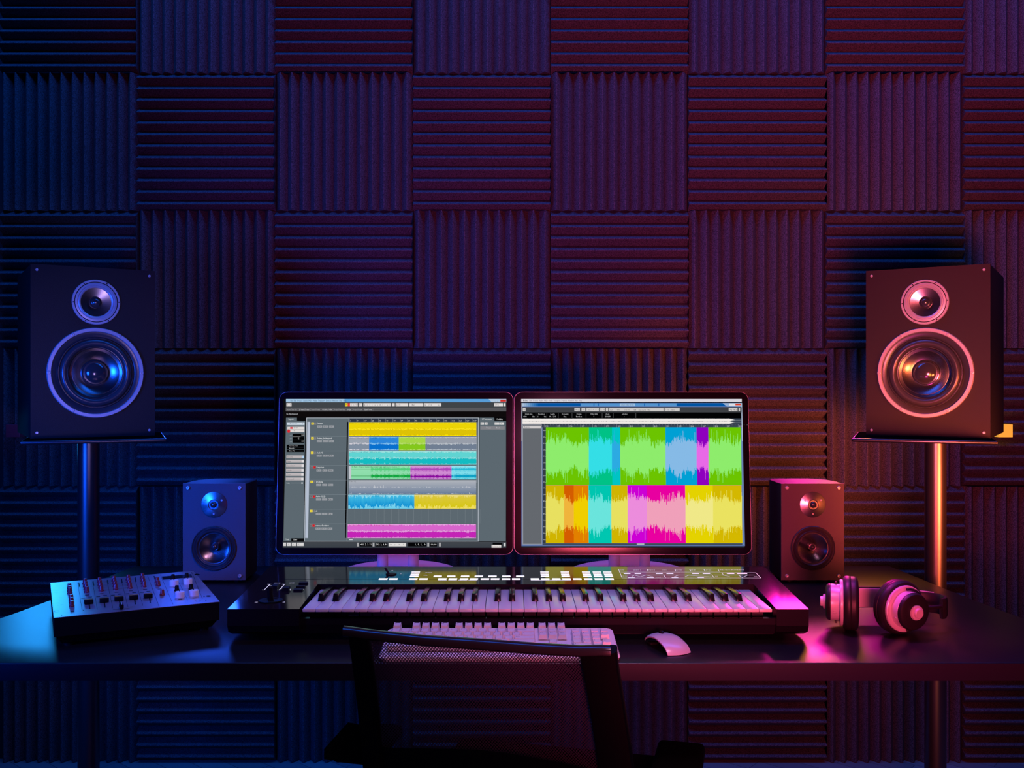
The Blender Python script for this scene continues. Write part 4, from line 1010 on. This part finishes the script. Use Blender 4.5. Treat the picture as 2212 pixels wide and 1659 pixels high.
# armrests, seat, column and base
def cl(x, y, z): # chair frame (right, forward, up) -> object frame
    c, s = math.cos(math.radians(-14.5)), math.sin(math.radians(-14.5)); return Vector((c*x-s*y, s*x+c*y, z))
def cbox(nm, x0, x1, y0, y1, z0, z1, m, bev=.01):
    bm = N(); box(bm, x0, x1, y0, y1, z0, z1, bev=bev, seg=3)
    for v in bm.verts: v.co = cl(*v.co)
    return finish(nm, bm, m, ch, 45)
cbox('seat', -.24, .24, -.12, .36, .43, .50, 'fabric', .03)
for s_, x0, y0, zz in ((-1, -.375, .02, .578), (1, .195, -.06, .585)):
    x1 = x0+.085
    cbox('armrest', x0, x1, y0, y0+(.26 if s_ > 0 else .15), zz-.028, zz, 'chair', .01)
    bm = N(); xm = (x0+x1)/2; tube(bm, [cl(xm, y0+.13, zz-.025), cl(xm, y0+.13, .50), cl(xm-s_*.05, y0+.13, .44), cl(s_*.20, y0+.13, .435)], .016, 10); finish('armrest_post', bm, 'chair', ch, 50)
bm = N(); tube(bm, [cl(0, .1, .43), cl(0, -.10, .42), cl(0, -.20, .46), back_pt(.5, .99)], .02, 12); finish('back_bracket', bm, 'chair', ch, 50)
bm = N(); lathe(bm, [(.028, .07), (.028, .25), (.018, .25), (.018, .43)], cl(0, .12, 0), (0, 0, 1), 24, caps=True); finish('gas_column', bm, 'steel', ch, 40)
for k_ in range(5):
    a_ = 2*PI*k_/5+.3; c0 = cl(0, .12, 0); dx, dy = math.cos(a_), math.sin(a_)
    bm = N(); tube(bm, [c0+Vector((0, 0, .09)), c0+Vector((dx*.15, dy*.15, .085)), c0+Vector((dx*.27, dy*.27, .07))], [.026, .02, .014], 10); l_ = finish('base_arm', bm, 'chair', ch, 50)
    bm = N(); sd = Vector((-dy, dx, 0)); lathe(bm, [(0, -.02), (.024, -.02), (.026, -.012), (.026, .012), (.024, .02), (0, .02)], c0+Vector((dx*.27, dy*.27, .0262)), sd, 20)
    tube(bm, [c0+Vector((dx*.27, dy*.27, .03)), c0+Vector((dx*.27, dy*.27, .07))], .008, 8); finish('caster', bm, 'dark', l_, 50)
# left armrest hinge wing seen beside the back
bm = N(); q = [(752, 1560), (700, 1618), (700, 1640), (800, 1650), (800, 1570)]
a = [bm.verts.new(cw(x, y, 1.56)) for x, y in q]; b = [bm.verts.new(cw(x, y, 1.60)) for x, y in q]
bm.faces.new(a); bm.faces.new(b[::-1])
for i in range(5): bm.faces.new([a[i], a[(i+1) % 5], b[(i+1) % 5], b[i]])
finish('side_bracket', bm, 'chair', ch)

# ================================================================ CAMERA
cam = bpy.data.cameras.new('camera'); cam.sensor_width = 36; cam.lens = F/2212*36; cam.clip_start = .02
co = bpy.data.objects.new('camera', cam); C.objects.link(co); co.location = (0, 0, CZ); co.rotation_euler = (PI/2, 0, 0)
bpy.context.scene.camera = co

# ================================================================ LIGHTS
def light(name, kind, loc, target, col, power, size=.3, size2=None, spot=60, blend=.6, spread=None):
    l = bpy.data.lights.new(name, kind); l.color = col; l.energy = power
    if kind == 'AREA':
        l.shape = 'RECTANGLE' if size2 else 'SQUARE'; l.size = size
        if size2: l.size_y = size2
        if spread: l.spread = math.radians(spread)
    else: l.shadow_soft_size = size
    if kind == 'SPOT': l.spot_size = math.radians(spot); l.spot_blend = blend
    o = bpy.data.objects.new(name, l); C.objects.link(o); o.location = loc
    dv = Vector(target)-Vector(loc); o.rotation_euler = dv.to_track_quat('-Z', 'Y').to_euler(); return o
#LIGHTS
light('blue_ceiling_light', 'AREA', (0, 2.35, 3.4), (0, 2.9, .8), (.008, .14, 1.), 52, 4.4, .6)
light('blue_left_light', 'AREA', (-1.35, 1.15, 1.15), (-.8, 2.4, 1.0), (.004, .08, 1.), 5, .4, spread=75)
light('pink_desk_light', 'SPOT', (.30, 1.0, 2.15), (-.04, 1.85, .8), (1., .42, .70), 32, .16, spot=56, blend=.9)
light('pink_front_fill', 'SPOT', (.22, .0, 1.42), (.12, 2.1, .80), (1., .20, .45), 20, .12, spot=28, blend=.9)  # unseen fill added at eye height to brighten keys and monitor necks
light('magenta_front_light', 'AREA', (.35, .25, .95), (1.15, 3.0, 2.05), (1., .075, .15), 14, .3, spread=92)
light('orange_wall_light', 'SPOT', (1.30, 1.5, .90), (.82, 3.12, 1.05), (1., .14, .04), 200, .2, spot=36, blend=1)
light('orange_low_fill', 'SPOT', (.9, 1.2, .45), (1.62, 3.1, .30), (1., .25, .10), 9, .1, spot=50, blend=1)  # fill added to warm the wall under the desk, no fixture there
light('amber_speaker_fill', 'SPOT', (.85, .9, .95), (1.03, 2.35, 1.30), (1., .42, .05), 30, .26, spot=21, blend=.5)  # narrow lamp added for the brown baffle and yellow cone reflection
light('pink_speaker_fill', 'SPOT', (.15, .25, .98), (1.0, 2.35, 1.30), (1., .56, .58), 18, .12, spot=15, blend=.5)  # added for the right speaker alone, paler than the light on the wall
light('violet_speaker_fill', 'SPOT', (.10, .25, .98), (-1.02, 2.35, 1.30), (.45, .30, .90), 34, .12, spot=15, blend=.5)  # added for the left speaker alone, to tint its rings violet
light('cyan_rear_light', 'SPOT', (-1.45, 2.95, 1.10), (-.78, 1.5, .77), (.02, .34, 1.), 6.5, .1, spot=50, blend=1)
light('blue_rear_light', 'SPOT', (-.96, 2.95, 1.3), (-.50, 1.5, .77), (.02, .10, 1.), 10, .1, spot=46, blend=1)
light('magenta_rear_light', 'SPOT', (.90, 2.95, 1.37), (.47, 1.5, .77), (1., .012, .42), 34, .12, spot=40, blend=1)
light('magenta_overhead_fill', 'SPOT', (.50, 1.95, 1.75), (.72, 1.80, .8), (1., .03, .58), 45, .08, spot=24, blend=.8)  # added above the headphones to turn their white shells magenta
for lx_ in (-.277, .2853): light('pink_base_fill', 'SPOT', (lx_+.06, 2.78, 1.55), (lx_, 2.40, .79), (1., .10, .38), 9, .05, spot=26, blend=.6)  # extra lamp behind each monitor, added to turn its white base pink
light('orange_rear_light', 'SPOT', (1.14, 2.95, 1.40), (.62, 1.5, .77), (1., .30, .03), 34, .12, spot=44, blend=1)
for lx_ in (-.277, .2853): light('neck_fill', 'SPOT', (lx_+.12, .9, 1.06), (lx_, 2.33, .812), (1., .10, .36), 12, .04, spot=9, blend=.4)  # beam added onto each monitor neck, no lamp stands there
light('lilac_mixer_fill', 'SPOT', (-.30, .9, 2.0), (-.72, 1.9, .8), (.85, .42, .95), 9, .15, spot=24, blend=.8)  # added to shift the mixer face from blue to lilac
light('magenta_speaker_fill', 'SPOT', (.25, 1.0, .50), (1.01, 2.34, 1.28), (1., .05, .45), 16, .2, spot=20, blend=.5)  # low lamp added for magenta reflections in the cone and surround

w = bpy.data.worlds.new('world'); bpy.context.scene.world = w; w.use_nodes = True
w.node_tree.nodes['Background'].inputs[0].default_value = (.0, .001, .012, 1); w.node_tree.nodes['Background'].inputs[1].default_value = .5
vs = bpy.context.scene.view_settings
vs.view_transform = 'Standard'; vs.look = 'None'; vs.exposure = 0; vs.gamma = 1; vs.use_curve_mapping = False
